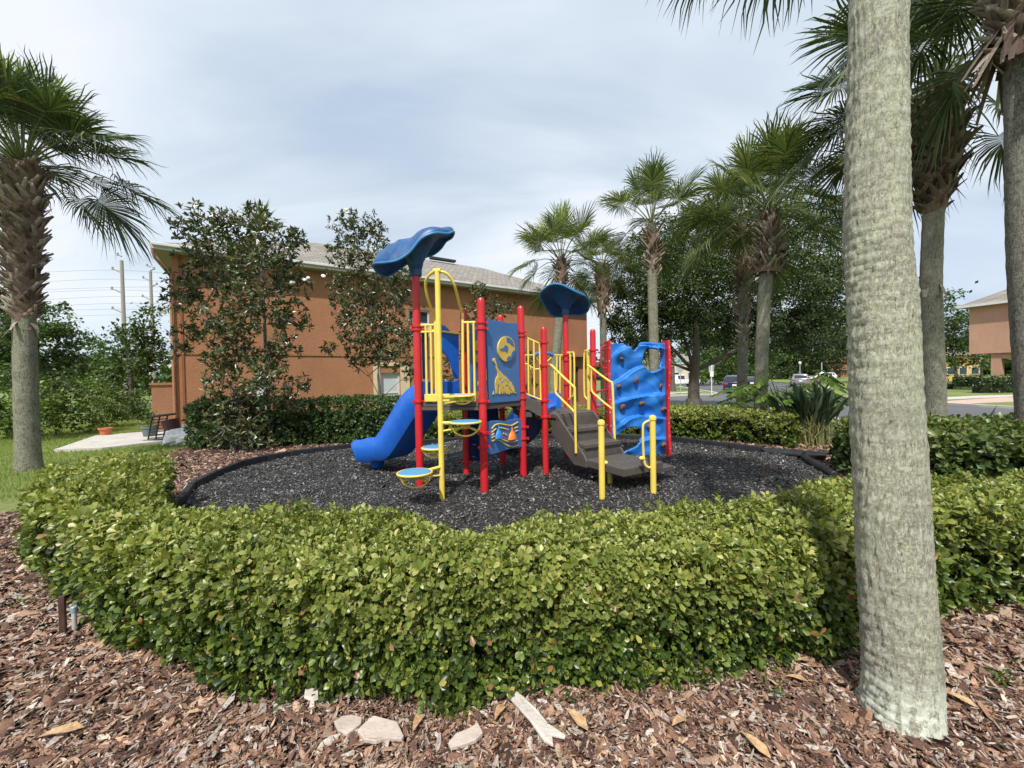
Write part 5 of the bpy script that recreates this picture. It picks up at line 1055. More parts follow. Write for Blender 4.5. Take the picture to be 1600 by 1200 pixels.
def palm(label, pts, rad, bark, boots=None, crown=None, seg=20, detail=0, ringamp=.007, strands=None, flare=1.25, bm=None):
    root = empty('sabal_palm', label, 'palm tree', 'cabbage palms around the playground'); tr, cv = trunkmesh(pts, rad, 'trunk', bark, root, seg, ringamp, .045 if detail else .07, flare, detail)
    top = Vector(pts[-1]); bm = bm or bootm
    def axis(z):
        for i in range(len(cv)-1):
            if cv[i].z <= z <= cv[i+1].z: return cv[i].lerp(cv[i+1], (z-cv[i].z)/max(1e-6, cv[i+1].z-cv[i].z))
        return top
    if boots:
        z0, z1, prof, N, bl, bw = boots   # prof: radius at t in 0..1 ; N count
        acc = Acc(); box = np.array([(-.5, 0, -.5), (.5, 0, -.5), (.5, 0, .5), (-.5, 0, .5), (-.36, .6, -.3), (.36, .6, -.3), (.36, .6, .35), (-.36, .6, .35), (-.4, 1, -.1), (.05, 1.05, -.1), (.05, 1.05, .2), (-.4, 1, .2)])
        bf = np.array([(0, 1, 5), (0, 5, 4), (1, 2, 6), (1, 6, 5), (2, 3, 7), (2, 7, 6), (3, 0, 4), (3, 4, 7), (4, 5, 9), (4, 9, 8), (5, 6, 10), (5, 10, 9), (6, 7, 11), (6, 11, 10), (7, 4, 8), (7, 8, 11), (8, 9, 10), (8, 10, 11)])
        pos = []; d = []; nr = []; sc = []
        for i in range(N):
            t = (i+.5)/N; z = z0+(z1-z0)*t; a_ = i*2.39996; R_ = prof(t); c = axis(z); r0 = R_*.62; o = np.array([c.x+r0*math.cos(a_), c.y+r0*math.sin(a_), z]); out = np.array([math.cos(a_), math.sin(a_), 0]); tan = np.array([-math.sin(a_), math.cos(a_), 0])*(1 if i % 2 else -1)
            pos.append(o); d.append(out*(.55+.5*(R_*.4))+tan*rng.uniform(.2, .8)+np.array([0, 0, rng.uniform(.5, 1.1)])); nr.append(out+rng.normal(0, .25, 3)+np.array([0, 0, -.3])); k = bl*rng.uniform(.7, 1.2)*(.6+.4*R_/max(.01, prof(.5))); sc.append((bw*rng.uniform(.7, 1.3), k, .022))
        acc.add(*inst(box, bf, np.array(pos), frames(np.array(d), np.array(nr)), np.array(sc))); acc.build('leaf_bases', bm, root)
        c = axis((z0+z1)/2); mb = MB(); zz_ = np.linspace(z0-.05, z1+.05, 12); mb.tube([(axis(z).x, axis(z).y, z) for z in zz_], [prof(min(1, max(0, (z-z0)/(z1-z0))))*.68 for z in zz_], 14, smooth=0); mb.build('fibre_core', bootd, root)
    if strands:
        z, N, L_, R_ = strands; acc = Acc(); st = np.array([(-.5, 0, 0), (.5, 0, 0), (-.6, .5, .03), (.6, .5, .03), (-.35, 1, -.03), (.35, 1, -.03)]); sf = np.array([(0, 1, 3), (0, 3, 2), (2, 3, 5), (2, 5, 4)]); c = axis(z); pos = []; d = []; nr = []; sc = []
        for i in range(N):
            a_ = i*2.4; out = np.array([math.cos(a_), math.sin(a_), 0]); pos.append(np.array([c.x, c.y, z+rng.uniform(-.1, .25)])+out*R_*.55); d.append(out*rng.uniform(.25, .9)+np.array([0, 0, -1])+rng.normal(0, .15, 3)); nr.append(out); sc.append((rng.uniform(.05, .1), L_*rng.uniform(.6, 1.2), 1*.3))
        acc.add(*inst(st, sf, np.array(pos), frames(np.array(d), np.array(nr)), np.array(sc))); acc.build('dead_fronds', deadm, root)
    if crown:
        N, Lp, Rf, lm, lo, hi, cz = crown[:7]; keep = crown[7] if len(crown) > 7 else None; acc = Acc(); accy = Acc(); pm = MB(); c = top+Vector((0, 0, cz))
        for i in range(N):
            t = (i+.5)/N; el = math.radians(hi+(lo-hi)*t**1.05+rng.normal(0, 5)); a_ = i*2.39996+rng.normal(0, .12)
            da = math.atan2(-top.y, -top.x)-a_; fr_ = math.cos(da)
            if el < math.radians(26) and fr_ > .3: continue
            if keep and not keep(a_, el): continue
            d = Vector((math.cos(a_)*math.cos(el), math.sin(a_)*math.cos(el), math.sin(el))); L_ = Lp*rng.uniform(.8, 1.15)*(.92+.08*t)
            p1 = c+Vector((d.x, d.y, 0))*.06; p2 = p1+d*L_*.55; p3 = p1+d*L_+Vector((0, 0, -.12*L_*(1+t))); pm.tube([p1, p2, p3], [.02, .014, .009], 5, cap=False, smooth=2)
            t_ = np.array(p3-p2)+np.array([0, 0, -.10*Rf*(t)]); nrm = np.array([-d.x*math.sin(el), -d.y*math.sin(el), math.cos(el)])+rng.normal(0, .28, 3)
            frond_fan(accy if t < .09 else acc, np.array(p3), t_, nrm, Rf*rng.uniform(.85, 1.12), droop=.12+.22*t+rng.uniform(0, .12))
        pm.build('leaf_stalks', petm, root); acc.build('fronds', lm, root)
        if accy.V: accy.build('young_fronds', frondy, root)
    return root
def pz_(px, py, Y): return AT(px, py, Y)
# A left
Y = 7.5; b0 = AT(45, 738, Y); b0.z = -.05
palm('tall palm at the left edge with a long stretch of criss-cross leaf bases', [b0, AT(40, 600, Y), AT(38, 480, Y), AT(36, 380, Y), AT(36, 258, Y)], (.165, .14), pb_grey,
     (zat(b0, 500), zat(b0, 262), lambda t: .22+.16*math.sin(min(1, t*1.15)*PI*.55), 260, .24, .085), (46, 1.2, .98, frondd, 8, 86, .0), 28, strands=(zat(b0, 500), 10, .3, .2))
# B behind roof 2
Y = 14.2; b0 = AT(862, 612, Y); b0.z = float(gz(b0.x, b0.y)); b0.z = -.2
palm('palm in front of the orange wall directly behind the smaller blue roof', [b0, AT(866, 590, Y), AT(872, 520, Y), AT(877, 460, Y), AT(877, 408, Y)], (.17, .14), pb_grey, (zat(b0, 458), zat(b0, 408), lambda t: .22+.06*t, 50, .3, .09), (30, 1.25, 1.0, frondm, -25, 82, .0))
# C
Y = 17.5; b0 = AT(944, 640, Y); b0.z = -.35
palm('short palm with brown leaf bases just right of the orange building', [b0, AT(943, 560, Y), AT(942, 490, Y), AT(941, 415, Y)], (.15, .14), pb_dark, (zat(b0, 486), zat(b0, 415), lambda t: .22+.24*math.sin(min(1, t+.2)*PI*.6), 90, .34, .09), (24, .9, .85, frondm, -50, 78, .0), strands=(zat(b0, 480), 12, .5, .3))
# D
Y = 12.8; b0 = AT(1024, 660, Y); b0.z = -.2
palm('palm behind the hole of the climbing wall with pale leaf stubs on its trunk', [b0, AT(1022, 560, Y), AT(1020, 480, Y), AT(1019, 420, Y), AT(1019, 350, Y)], (.155, .14), pb_grey, (zat(b0, 432), zat(b0, 362), lambda t: .17+.10*math.sin(t*PI*.7), 75, .34, .09), (25, 1.25, .98, frondm, -22, 82, .0), strands=(zat(b0, 495), 5, -.35, .22))
# E
Y = 13.6; b0 = AT(1158, 668, Y); b0.z = -.25
palm('slim palm with pale lattice of leaf bases, left of the skirted palm', [b0, AT(1160, 560, Y), AT(1161, 480, Y), AT(1160, 400, Y), AT(1158, 345, Y)], (.165, .15), pb_dark, (zat(b0, 545), zat(b0, 360), lambda t: .19+.15*t*t, 170, .34, .075), (24, 1.2, .95, frondm, -22, 80, .0))
# F
Y = 10.8; b0 = AT(1188, 670, Y); b0.z = -.1
palm('palm with smooth grey trunk and a skirt of brown leaf bases', [b0, AT(1190, 560, Y), AT(1194, 470, Y), AT(1200, 400, Y), AT(1202, 330, Y)], (.165, .15), pb_red if False else pb_grey, (zat(b0, 425), zat(b0, 335), lambda t: .46-.30*t, 190, .32, .085), (38, 1.5, 1.12, frondm, -18, 84, .0), strands=(zat(b0, 400), 34, .5, .4))
# G big
b0 = G(1409, 1120); b0.z = -.06; yT = 1.82
gp_ = [b0, AT(1405, 1010, b0.y+.01), AT(1389, 750, b0.y+.02), AT(1377, 500, b0.y+.03), AT(1369, 330, b0.y+.05), AT(1372, 60, b0.y+.12)]; up3 = gp_[-1]+(gp_[-1]-gp_[-3])*1.25; gp_.append(up3); gp_.append(up3+(gp_[-2]-gp_[-3])*.9)
palm('huge pale lichen-covered palm trunk in the right foreground', gp_, (.146, .090), pb_big, None, (34, .9, .72, frondd, -32, 80, .1, lambda a_, e_: math.cos(a_) > -.5), 120, 1, .0075, flare=1.1)
# H
Y = 8.1; b0 = AT(1461, 700, Y); b0.z = -.05
palm('palm right of the big trunk with a dark ball of leaf bases', [b0, AT(1459, 600, Y), AT(1455, 450, Y), AT(1460, 300, Y), AT(1466, 140, Y)], (.185, .15), pb_grey, (zat(b0, 330), zat(b0, 150), lambda t: .20+.38*math.sin(min(1, t*1.25+.05)*PI*.62), 190, .3, .1), (46, 1.75, 1.25, frondd, -20, 84, .1), 28, strands=(zat(b0, 440), 5, .45, .2), bm=bootd)
# I
Y = 5.6; b0 = AT(1618, 760, Y); b0.z = -.05
palm('dark palm trunk at the right edge with brown dead fronds hanging at the top', [b0, AT(1612, 600, Y), AT(1600, 400, Y), AT(1596, 200, Y), AT(1592, 40, Y), AT(1592, -80, Y)], (.17, .15), pb_dark, (zat(b0, 110), zat(b0, -70), lambda t: .22+.2*t, 110, .36, .1), (26, 1.3, 1.1, frondd, -20, 80, .1), 28, strands=(zat(b0, 60), 46, .75, .35))
# spiky yucca behind the left magnolia
def spiky(label, c, n, L_, w_, mat, name='yucca', stemto=None, dome=(.1, 1.35)):
    root = empty(name, label, 'plant'); acc = Acc(); st = np.array([(-.5, 0, 0), (.5, 0, 0), (-.55, .5, .02), (.55, .5, .02), (0, 1, -.05)]); sf = np.array([(0, 1, 3), (0, 3, 2), (2, 3, 4)])
    a_ = np.arange(n)*2.4; el = rng.uniform(dome[0], dome[1], n); d = np.stack([np.cos(a_)*np.cos(el), np.sin(a_)*np.cos(el), np.sin(el)], 1); nr = np.stack([-d[:, 0], -d[:, 1], np.ones(n)], 1)
    acc.add(*inst(st, sf, np.tile(np.array(c), (n, 1))+d*.04, frames(d, nr), np.stack([np.full(n, w_), L_*rng.uniform(.75, 1.15, n), np.full(n, L_)], 1))); acc.build('leaves', mat, root)
    if stemto: MB().tube([c, stemto], [.035, .05], 8).build('stem', barkg, root)
    return root
Y = 10.6; c = AT(406, 350, Y); spiky('spiky green yucca top poking out above the left magnolia', c, 70, .62, .045, lit_l if False else frondm, stemto=(c.x+.1, c.y, 0), dome=(-.1, 1.4))
# bird of paradise clump
g_ = G(1268, 694); root = empty('bird_of_paradise', 'clump of upright grey-green paddle leaves at the end of the low hedge', 'plant'); acc = Acc(); sm = MB()
bop = leafmat('paddle leaves', [(0, (.02, .042, .024)), (.6, (.045, .08, .04)), (1, (.09, .13, .07))], .35, .2); stemm = plain('leaf stems', (.2, .2, .07), .6, .3, 10)
pad = np.array([(0, 0, 0), (-.1, .2, .05), (0, .2, 0), (.1, .2, .05), (-.13, .5, .06), (0, .5, -.03), (.13, .5, .06), (-.09, .8, 0), (0, .8, -.08), (.09, .8, 0), (0, 1, -.16)]); pf = np.array([(0, 2, 1), (0, 3, 2), (1, 2, 5), (1, 5, 4), (2, 3, 6), (2, 6, 5), (4, 5, 8), (4, 8, 7), (5, 6, 9), (5, 9, 8), (7, 8, 10), (8, 9, 10)])
for i in range(115):
    a_ = rng.uniform(0, 2*PI); q = rng.random()**.7; lean = .05+.62*q; h_ = rng.uniform(.55, .95)*(1-.2*q); b1_ = Vector((g_.x+rng.normal(0, .2), g_.y+rng.normal(0, .15), -.02)); d = Vector((math.cos(a_)*lean, math.sin(a_)*lean*.7, 1)).normalized()
    e = b1_+d*h_; sm.tube([b1_, b1_+Vector((d.x*.3, d.y*.3, d.z))*h_*.5, e], [.011, .009, .006], 5, cap=False)
    dl = np.array([d.x*1.25, d.y*1.25, d.z]); acc.add(*inst(pad, pf, np.array([e]), frames(dl[None], np.array([[-d.x, -d.y, .6]])+rng.normal(0, .4, (1, 3))), np.array([[.36, rng.uniform(.42, .62), .5]])))
acc.build('leaves', bop, root); sm.build('stems', stemm, root)
# split-leaf philodendron beyond the low hedge
g_ = AT(1226, 660, 10.0); root = empty('philodendron', 'split-leaf philodendron with bright green lobed leaves arching beside the smooth palm trunk', 'plant'); acc = Acc(); sm = MB()
lobe = np.array([(0, 0, 0), (-.5, .4, .0), (.5, .4, .0), (-.4, .8, -.05), (.4, .8, -.05), (0, 1, -.12)]); lf_ = np.array([(0, 2, 1), (1, 2, 4), (1, 4, 3), (3, 4, 5)])
for i in range(42):
    a_ = i*2.4; el = rng.uniform(.35, 1.2); L_ = rng.uniform(1.0, 1.5); d = Vector((math.cos(a_)*math.cos(el), math.sin(a_)*math.cos(el), math.sin(el))); b1_ = Vector((g_.x, g_.y, .25)); e = b1_+d*L_+Vector((0, 0, .1)); sm.tube([b1_, b1_+d*L_*.6+Vector((0, 0, .12)), e], [.014, .011, .008], 5, cap=False)
    ax = Vector((d.x, d.y, -.35)).normalized(); sd_ = ax.cross(Vector((0, 0, 1))).normalized(); pos = []; dd = []; sc = []
    for k in range(9):
        for sg in (-1, 1):
            t = k/8; pos.append(np.array(e+ax*t*.55)); an = 1.35*(1-t)+.25; dd.append(np.array(ax*math.cos(an)+sd_*sg*math.sin(an)+Vector((0, 0, -.12)))); l_ = .30*(1-.45*t)*rng.uniform(.85, 1.1); sc.append((.075, l_, l_))
    acc.add(*inst(lobe, lf_, np.array(pos), frames(np.array(dd), np.tile([0, 0, 1.], (len(pos), 1))), np.array(sc)))
acc.build('leaves', leafmat('lobed leaves', [(0, (.05, .1, .015)), (.5, (.09, .17, .025)), (1, (.17, .26, .04))], .35, .4), root); sm.build('stems', stemm, root)
for (x, y, L_) in ((1535, 668, .45), (1553, 672, .3)):
    c = AT(x, y+8, 7.0); spiky('dark pointed strap leaf sticking up from the hedge right of the ball palm' if x == 1535 else 'shorter pointed strap leaf beside the taller one above the right hedge', c, 2, L_, .05, bop, 'strap_leaf_plant', dome=(1.1, 1.4))
# ------------------------------------------------------------------ patio things
terr = plain('terracotta', (.5, .16, .08), .8, .15, 8, bmp=.2)
g_ = AT(165.5, 683, 12.0); z0 = zat(g_, 683); k = .42
MB().lathe((g_.x, g_.y, .05), [(.11, 0), (.15, .17), (.17, .17), (.17, .22), (.15, .22), (.14, .18), (.01, .17)], 22).build('flower_pot', terr); tag(D.objects['flower_pot'], 'orange terracotta flower pot standing alone on the pale patio slab', 'flower pot')
g_ = G(219, 684, .05); p_ = MB().lathe((g_.x, g_.y+.3, .05), [(.14, 0), (.18, .24), (.2, .24), (.2, .29), (.17, .29), (.16, .26), (.01, .25)], 20).build('planter', plain('grey planter', (.13, .15, .16), .7)); tag(p_, 'grey plastic planter half hidden behind the black rack', 'flower pot')
def tuft(name, label, c, n, R_, L_, mat, cat='plant'):
    o = Acc(); pts = np.array(c)+rng.normal(0, 1, (n, 3))*np.array(R_); tv, tf = leaf4(.25, .12); o.add(*inst(tv, tf, pts, frames(rng.normal(0, .7, (n, 3))+np.array([0, 0, .6]), rng.normal(0, 1, (n, 3))), L_*rng.uniform(.6, 1.3, n))); r_ = o.build(name, mat); return tag(r_, label, cat)
tuft('potted_plant', 'wispy plant growing out of the grey planter', (g_.x, g_.y+.3, .5), 160, (.1, .1, .14), .08, bush_l)
# tilted black rack: frame, slats
rk = empty('slatted_rack', 'black slatted rack leaning over beside the dark red planter', 'rack'); g_ = G(243, 688, .05); gx, gy = g_.x, g_.y
def tilt(v_, an=-.22): c_, s_ = math.cos(an), math.sin(an); return Vector((gx+v_[0]*c_-v_[2]*-s_*-1, gy+v_[1], .06+v_[0]*s_*-1*.35+v_[2]*c_))
fr2 = MB(); W_, H_ = .42, .66
for x in (-W_/2, W_/2, 0): fr2.tube([tilt((x, 0, 0)), tilt((x, 0, H_))], .022, 4)
fr2.tube([tilt((-W_/2, 0, 0)), tilt((-W_/2, .35, 0))], .02, 4); fr2.tube([tilt((-W_/2-.06, 0, H_)), tilt((W_/2+.12, .1, H_+.02))], .03, 4); fr2.tube([tilt((-W_/2-.1, -.03, -.0)), tilt((W_/2+.1, -.03, .0))], .03, 4); fr2.build('frame', blackp, rk, smooth=False)
for k in range(7): MB().tube([tilt((-W_/2, 0, .06+k*.085)), tilt((W_/2, 0, .06+k*.085))], .013, 4).build('slat', blackp, rk, smooth=False)
p_ = MB().lathe((gx+.42, gy+.12, .05), [(.14, 0), (.18, .35), (.2, .55), (.18, .55), (.02, .5)], 16, axis=(-.22, 0, 1)).build('planter', plain('dark red planter', (.06, .018, .016), .5)); tag(p_, 'dark red planter tipping against the slatted rack', 'flower pot')
tuft('weedy_plant', 'straggly pale green weeds growing against the orange wall', (gx+1.2, gy+1.0, .3), 900, (.5, .35, .24), .07, bush_l)
bagm = plain('white sack', (.84, .84, .82), .6, .06, 5, bmp=.5, bscale=9, dirt=(.4, .38, .33))
for i, (px, lab) in enumerate(((269, 'white filled sack nearer the rack, creased and slumped on the mulch'), (291, 'white filled sack right of the other one, against the dark hedge'))):
    g_ = G(px, 697); s_ = MB(); n_, m_ = 28, 18; vs = []
    for a_ in range(m_+1):
        ph = PI*a_/m_
        for b_ in range(n_):
            th = 2*PI*b_/n_; r_ = 1+.09*math.sin(th*3+ph*4+i)+.06*math.sin(th*7-ph*5)+.05*math.sin(ph*9+th*2)+.03*math.sin(th*13+ph*7)
            vs.append((g_.x+.33*r_*math.sin(ph)**.7*math.cos(th)+.08*math.cos(ph), g_.y+.2+.26*r_*math.sin(ph)**.7*math.sin(th), .17+.2*r_*math.cos(ph)*(1+.25*math.sin(th*2+i))))
    s_.add(vs, [(a_*n_+b_, (a_+1)*n_+b_, (a_+1)*n_+(b_+1) % n_, a_*n_+(b_+1) % n_) for a_ in range(m_) for b_ in range(n_)]); sk = s_.build('sack', bagm); tag(sk, lab, 'sack', 'white sacks by the patio')
    ne = MB().tube([(g_.x+.1, g_.y+.2, .36), (g_.x+.13, g_.y+.2, .42), (g_.x+.17, g_.y+.2, .50)], [.05, .025, .06], 10).build('tied_neck', bagm, sk)
# ------------------------------------------------------------------ power poles
polem = plain('pole concrete', (.30, .27, .24), .9)
def pole(label, px, py, Y, arms, H0=-1):
    root = empty('power_pole', label, 'power pole', 'power poles on the left'); b_ = AT(px, py, Y); MB().tube([(b_.x, b_.y, H0), (b_.x, b_.y, b_.z)], [.25, .17], 10).build('post', polem, root)
    ends = []
    for ax, ay, sg in arms:
        e = AT(ax, ay, Y); s0 = Vector((b_.x, b_.y, e.z-1.0*(abs(e.x-b_.x)/2.2))); MB().tube([s0, e], [.09, .06], 6).build('crossarm', polem, root); MB().lathe(e-Vector((0, 0, .1)), [(.1, 0), (.13, .1), (.08, .2), (.12, .3), (.02, .35)], 8).build('insulator', polem, root); ends.append(e)
    return ends
e1 = pole('nearer tall power pole with arms on its left side, standing above the trees', 190, 407, 48, [(184, 398, -1), (176, 420, -1), (175, 451, -1), (176, 482, -1)])
e2 = pole('farther power pole partly hidden by the vine-covered tree', 235, 424, 56, [(230, 415, -1), (241, 420, 1), (224, 434, -1), (245, 444, 1), (223, 463, -1)])
wm = plain('cable', (.3, .31, .33), .7)
lab = ['topmost', 'second from top', 'third', 'fourth', 'fifth', 'sixth', 'seventh', 'lowest']
for i, (y0, y1, y2_) in enumerate(((425, 422, 430), (441, 436, 443), (452, 449, 448), (457, 453, 458), (470, 463, 464), (480, 474, 475), (486, 483, 486), (497, 492, 494))):
    a_ = AT(-60, y0, 52); b_ = AT(182, y1, 50); c_ = AT(300, y2_, 60); w_ = MB().tube([a_, (a_+b_)/2-Vector((0, 0, .15)), b_, c_], .017, 4, smooth=4).build('power_line', wm); tag(w_, lab[i]+' thin power line crossing the sky behind the left palm', 'power line', 'power lines on the left')
# ------------------------------------------------------------------ stake light and pipe
g_ = G(99, 992); rust = plain('rusty brown metal', (.06, .03, .022), .6, .3, 20); st = MB().box((g_.x, g_.y, .12), (.032, .02, .26), .3).build('garden_stake', rust, smooth=False, bevel=.003); tag(st, 'dark brown metal stake standing in the mulch at the left edge of the hedge', 'stake')
g_ = G(113, 988); pp_ = MB().lathe((g_.x+.005, g_.y+.01, 0), [(.013, 0), (.013, .13)], 14).build('pvc_pipe', plain('grey pvc', (.42, .45, .45), .4, .1, 8)); MB().lathe((g_.x+.005, g_.y+.01, .13), [(.017, 0), (.018, .03), (.013, .036)], 14).build('cap', plain('blue grey cap', (.25, .35, .42), .4), pp_); tag(pp_, 'short pale pvc pipe with blue-grey cap beside the brown stake', 'pipe')
# ------------------------------------------------------------------ debris on the mulch
palew = plain('weathered stone', (.50, .42, .36), .85, .15, 12, bmp=.5, bscale=60, dirt=(.35, .28, .23)); palew2 = plain('pale wood', (.55, .50, .45), .8, .15, 12, bmp=.5, bscale=60)
def flatpiece(name, label, cat, pix, z, th, mat, group=None):
    pts = [G(x, y, z) for x, y in pix]; o = MB().plate([p+Vector((0, 0, rng.uniform(-.004, .006))) for p in pts], (0, 0, 1), th).build(name, mat, smooth=False, bevel=.004); return tag(o, label, cat, group)
C = lambda L_: [(400+x*.3125, 850+y*.3125) for x, y in L_]
flatpiece('stone_chip', 'smaller pale flat stone left of the larger one below the hedge', 'stone', C([(390, 900), (430, 870), (480, 862), (530, 870), (528, 900), (500, 925), (455, 955), (410, 940)]), .03, .018, palew, 'pale flat stones')
flatpiece('stone_chip', 'largest pale flat stone lying on the mulch below the hedge', 'stone', C([(505, 940), (545, 900), (590, 870), (650, 882), (705, 895), (740, 965), (730, 980), (640, 975), (600, 1000), (540, 985)]), .035, .02, palew, 'pale flat stones')
flatpiece('stone_chip', 'pale jagged stone right of the two flat stones', 'stone', C([(960, 1000), (1000, 960), (1060, 935), (1110, 905), (1135, 950), (1100, 985), (1030, 1010), (975, 1030)]), .03, .02, palew, 'pale flat stones')
flatpiece('wood_splinter', 'long pale forked wood splinter on the mulch under the hedge', 'wood', C([(1235, 735), (1300, 740), (1345, 770), (1400, 830), (1460, 900), (1550, 960), (1545, 975), (1480, 960), (1488, 1015), (1440, 985), (1370, 890), (1300, 810)]), .04, .014, palew2)
flatpiece('wood_splinter', 'small whitish chip of wood poking out from under the hedge left of centre', 'wood', C([(255, 660), (290, 640), (310, 700), (312, 780), (280, 785), (240, 775)]), .04, .012, palew2)
dl = chipmat('dry leaf', [(0, (.5, .3, .14)), (.5, (.6, .4, .22)), (1, (.45, .22, .1))], .6, 40)
def dryleaf(px, py, L_, ang, lab):
    c = G(px, py, .045); tv, tf = leaf8(.2, .08, .12); d = np.array([[math.cos(ang), math.sin(ang), .03]]); V, T = inst(tv, tf, np.array([np.array(c)-d[0]*L_/2]), frames(d, np.array([[0, 0, 1.]])), np.array([L_])); o = trimesh('fallen_leaf', V, T, dl, smooth=True); tag(o, lab, 'leaf', 'dry fallen leaves')
for a_ in ((95, 1141, .16, .45, 'long tan dry leaf in the lower left corner area'), (1245, 1058, .1, -.3, 'slim tan leaf left of the big trunk, nearest the hedge'), (1255, 1030, .08, .1, 'pale dry leaf just under the hedge left of the big trunk'), (1180, 1160, .13, -1.1, 'rusty brown leaf at the bottom edge left of the big trunk'), (780, 1110, .11, 1.2, 'tan dry leaf under the hedge beside the splinter'), (653, 1125, .12, 1.4, 'broad tan leaf standing beside the largest flat stone'), (1500, 1090, .12, -.9, 'tan dry leaf right of the big trunk base'), (1060, 1125, .1, .6, 'tan leaf on the mulch right of the wood splinter'), (900, 1120, .14, -.9, 'long orange-tan leaf just below the hedge right of the splinter'), (300, 1112, .07, .5, 'small pale leaf on the mulch left of the flat stones')): dryleaf(*a_)
# small weeds
def weed(px, py, lab, h_=.08, mat=None, n=26, z=0):
    c = G(px, py, z); o = Acc(); st = []; pts = np.array(c)+rng.normal(0, 1, (n, 3))*np.array([.03, .03, h_*.4])+np.array([0, 0, h_*.6]); tv, tf = leaf4(.3, .1); o.add(*inst(tv, tf, pts, frames(rng.normal(0, .6, (n, 3))+np.array([0, 0, .7]), rng.normal(0, 1, (n, 3))), .025*rng.uniform(.6, 1.3, n))); r_ = o.build('weed', mat or lit_l); tag(r_, lab, 'weed', 'small weeds')
weed(1213, 1090, 'tiny bright green weed in the mulch left of the big trunk'); weed(885, 1105, 'small green sprig sprouting from the mulch beside the wood splinter', .12); weed(30, 950, 'low pale green weed at the far left of the mulch', .05); weed(1192, 752, 'reddish sprout poking out of the rubber mulch behind the hedge', .22, leafmat('red sprout', [(0, (.3, .09, .05)), (1, (.4, .18, .08))]), 30); weed(450, 790, 'thin reddish sprout at the left edge of the rubber mulch', .16, leafmat('red sprout b', [(0, (.25, .1, .06)), (1, (.35, .2, .1))]), 16); weed(1570, 1080, 'yellow-green leafy sprig right of the big trunk', .1, None, 40)
# grass blades
def grass(name, poly, N, h_, lab, zf=gz):
    xs = [p[0] for p in poly]; ys = [p[1] for p in poly]; q = np.stack([rng.uniform(min(xs), max(xs), N), rng.uniform(min(ys), max(ys), N)], 1); q = q[inpoly(q, poly)]; n = len(q)
    tv = np.array([(-.5, 0, 0), (.5, 0, 0), (-.3, .6, .1), (.3, .6, .1), (0, 1, .3)]); tf = np.array([(0, 1, 3), (0, 3, 2), (2, 3, 4)])
    d = rng.normal(0, .4, (n, 3)); d[:, 2] = 1; R = frames(d, rng.normal(0, 1, (n, 3))); hh = h_*rng.uniform(.5, 1.4, n); V, T = inst(tv, tf, np.stack([q[:, 0], q[:, 1], zf(q[:, 0], q[:, 1])-.005], 1), R, np.stack([np.full(n, h_*.13), hh, hh], 1)); return tag(trimesh(name, V, T, grl), lab, 'grass', kind='stuff')
grl = leafmat('grass blades', [(0, (.10, .16, .03)), (.5, (.2, .28, .05)), (.85, (.32, .38, .09)), (1, (.45, .42, .18))], .6, .4)
grass('grass', [(-16, 17), (-24, 14), (-16, 9), (-10, 6.2), (-7.4, 5), (-6.2, 6.2), (-7.2, 8), (-7.9, 9.5), (-8.5, 10.6), (-13, 14)], 160000, .06, 'mown sunlit lawn grass on the left between the palm and the patio', lambda x, y: gz(x, y))
MBp = [(-3.2, 1.45), (-2.0, 1.15), (-1.9, 1.3), (-2.35, 1.75), (-3.0, 2.1)]
grass('grass', MBp, 900, .05, 'sparse grass blades in the bottom left corner')
# ------------------------------------------------------------------ street things
galv = plain('galvanised steel', (.45, .46, .46), .5, .1, 8, metal=.3); sgreen = plain('sign green', (.01, .32, .2), .45)
RZ = -.35
Y = 35.5; b_ = AT(1063.5, 617, Y); ss_ = empty('street_sign', 'green street name blades above the grey back of an octagonal sign on the lawn', 'street sign')
zt_ = zat(b_, 561); MB().tube([(b_.x, b_.y, RZ), (b_.x, b_.y, zt_)], .035, 8).build('pole', galv, ss_)
z_ = zat(b_, 567.5); bl_ = MB().box((b_.x, b_.y, z_), (.78, .02, .2)).build('name_blade', sgreen, ss_, smooth=False)
wl_ = plain('white lettering', (.8, .82, .8), .5)
mb = MB()
for k in range(7):
    if k == 3: continue
    mb.box((b_.x-.3+k*.1, b_.y-.014, z_), (.05+.01*(k % 2), .006, .09+.01*(k % 3)))
mb.build('lettering', wl_, bl_, smooth=False)
z2_ = zat(b_, 563); MB().box((b_.x+.02, b_.y+.02, z2_), (.62, .02, .16), .5).build('name_blade', sgreen, ss_, smooth=False)
zo = zat(b_, 576); MB().plate([(b_.x+.38*math.cos(PI/8+k*PI/4), b_.y+.06, zo+.38*math.sin(PI/8+k*PI/4)) for k in range(8)], (0, 1, 0), .02).build('octagon_plate', galv, ss_, smooth=False)
Y = 34.5; b_ = AT(1112, 616, Y); ps_ = empty('traffic_sign', 'grey-backed rectangular sign over a smaller white plate, at the lawn corner', 'sign')
MB().tube([(b_.x, b_.y, RZ), (b_.x, b_.y, zat(b_, 570))], .035, 8).build('post', white, ps_); MB().box((b_.x, b_.y+.05, zat(b_, 575.5)), (.42, .02, .6)).build('sign_plate', galv, ps_, smooth=False, bevel=.004); MB().box((b_.x, b_.y-.045, zat(b_, 584.5)), (.3, .02, .45)).build('sign_plate', white, ps_, smooth=False)
Y = 33; b_ = AT(1294, 617, Y); bo_ = MB().lathe((b_.x, b_.y, RZ), [(.09, 0), (.09, .78), (.075, .8), (.075, .86), (.09, .88), (.07, .93), (.01, .94)], 14).build('bollard', white); tag(bo_, 'short white marker post beside the road near the walking woman', 'bollard')
MB().lathe((b_.x, b_.y, RZ+.72), [(.092, 0), (.092, .06)], 14).build('band', plain('grey band', (.2, .22, .25), .5), bo_)
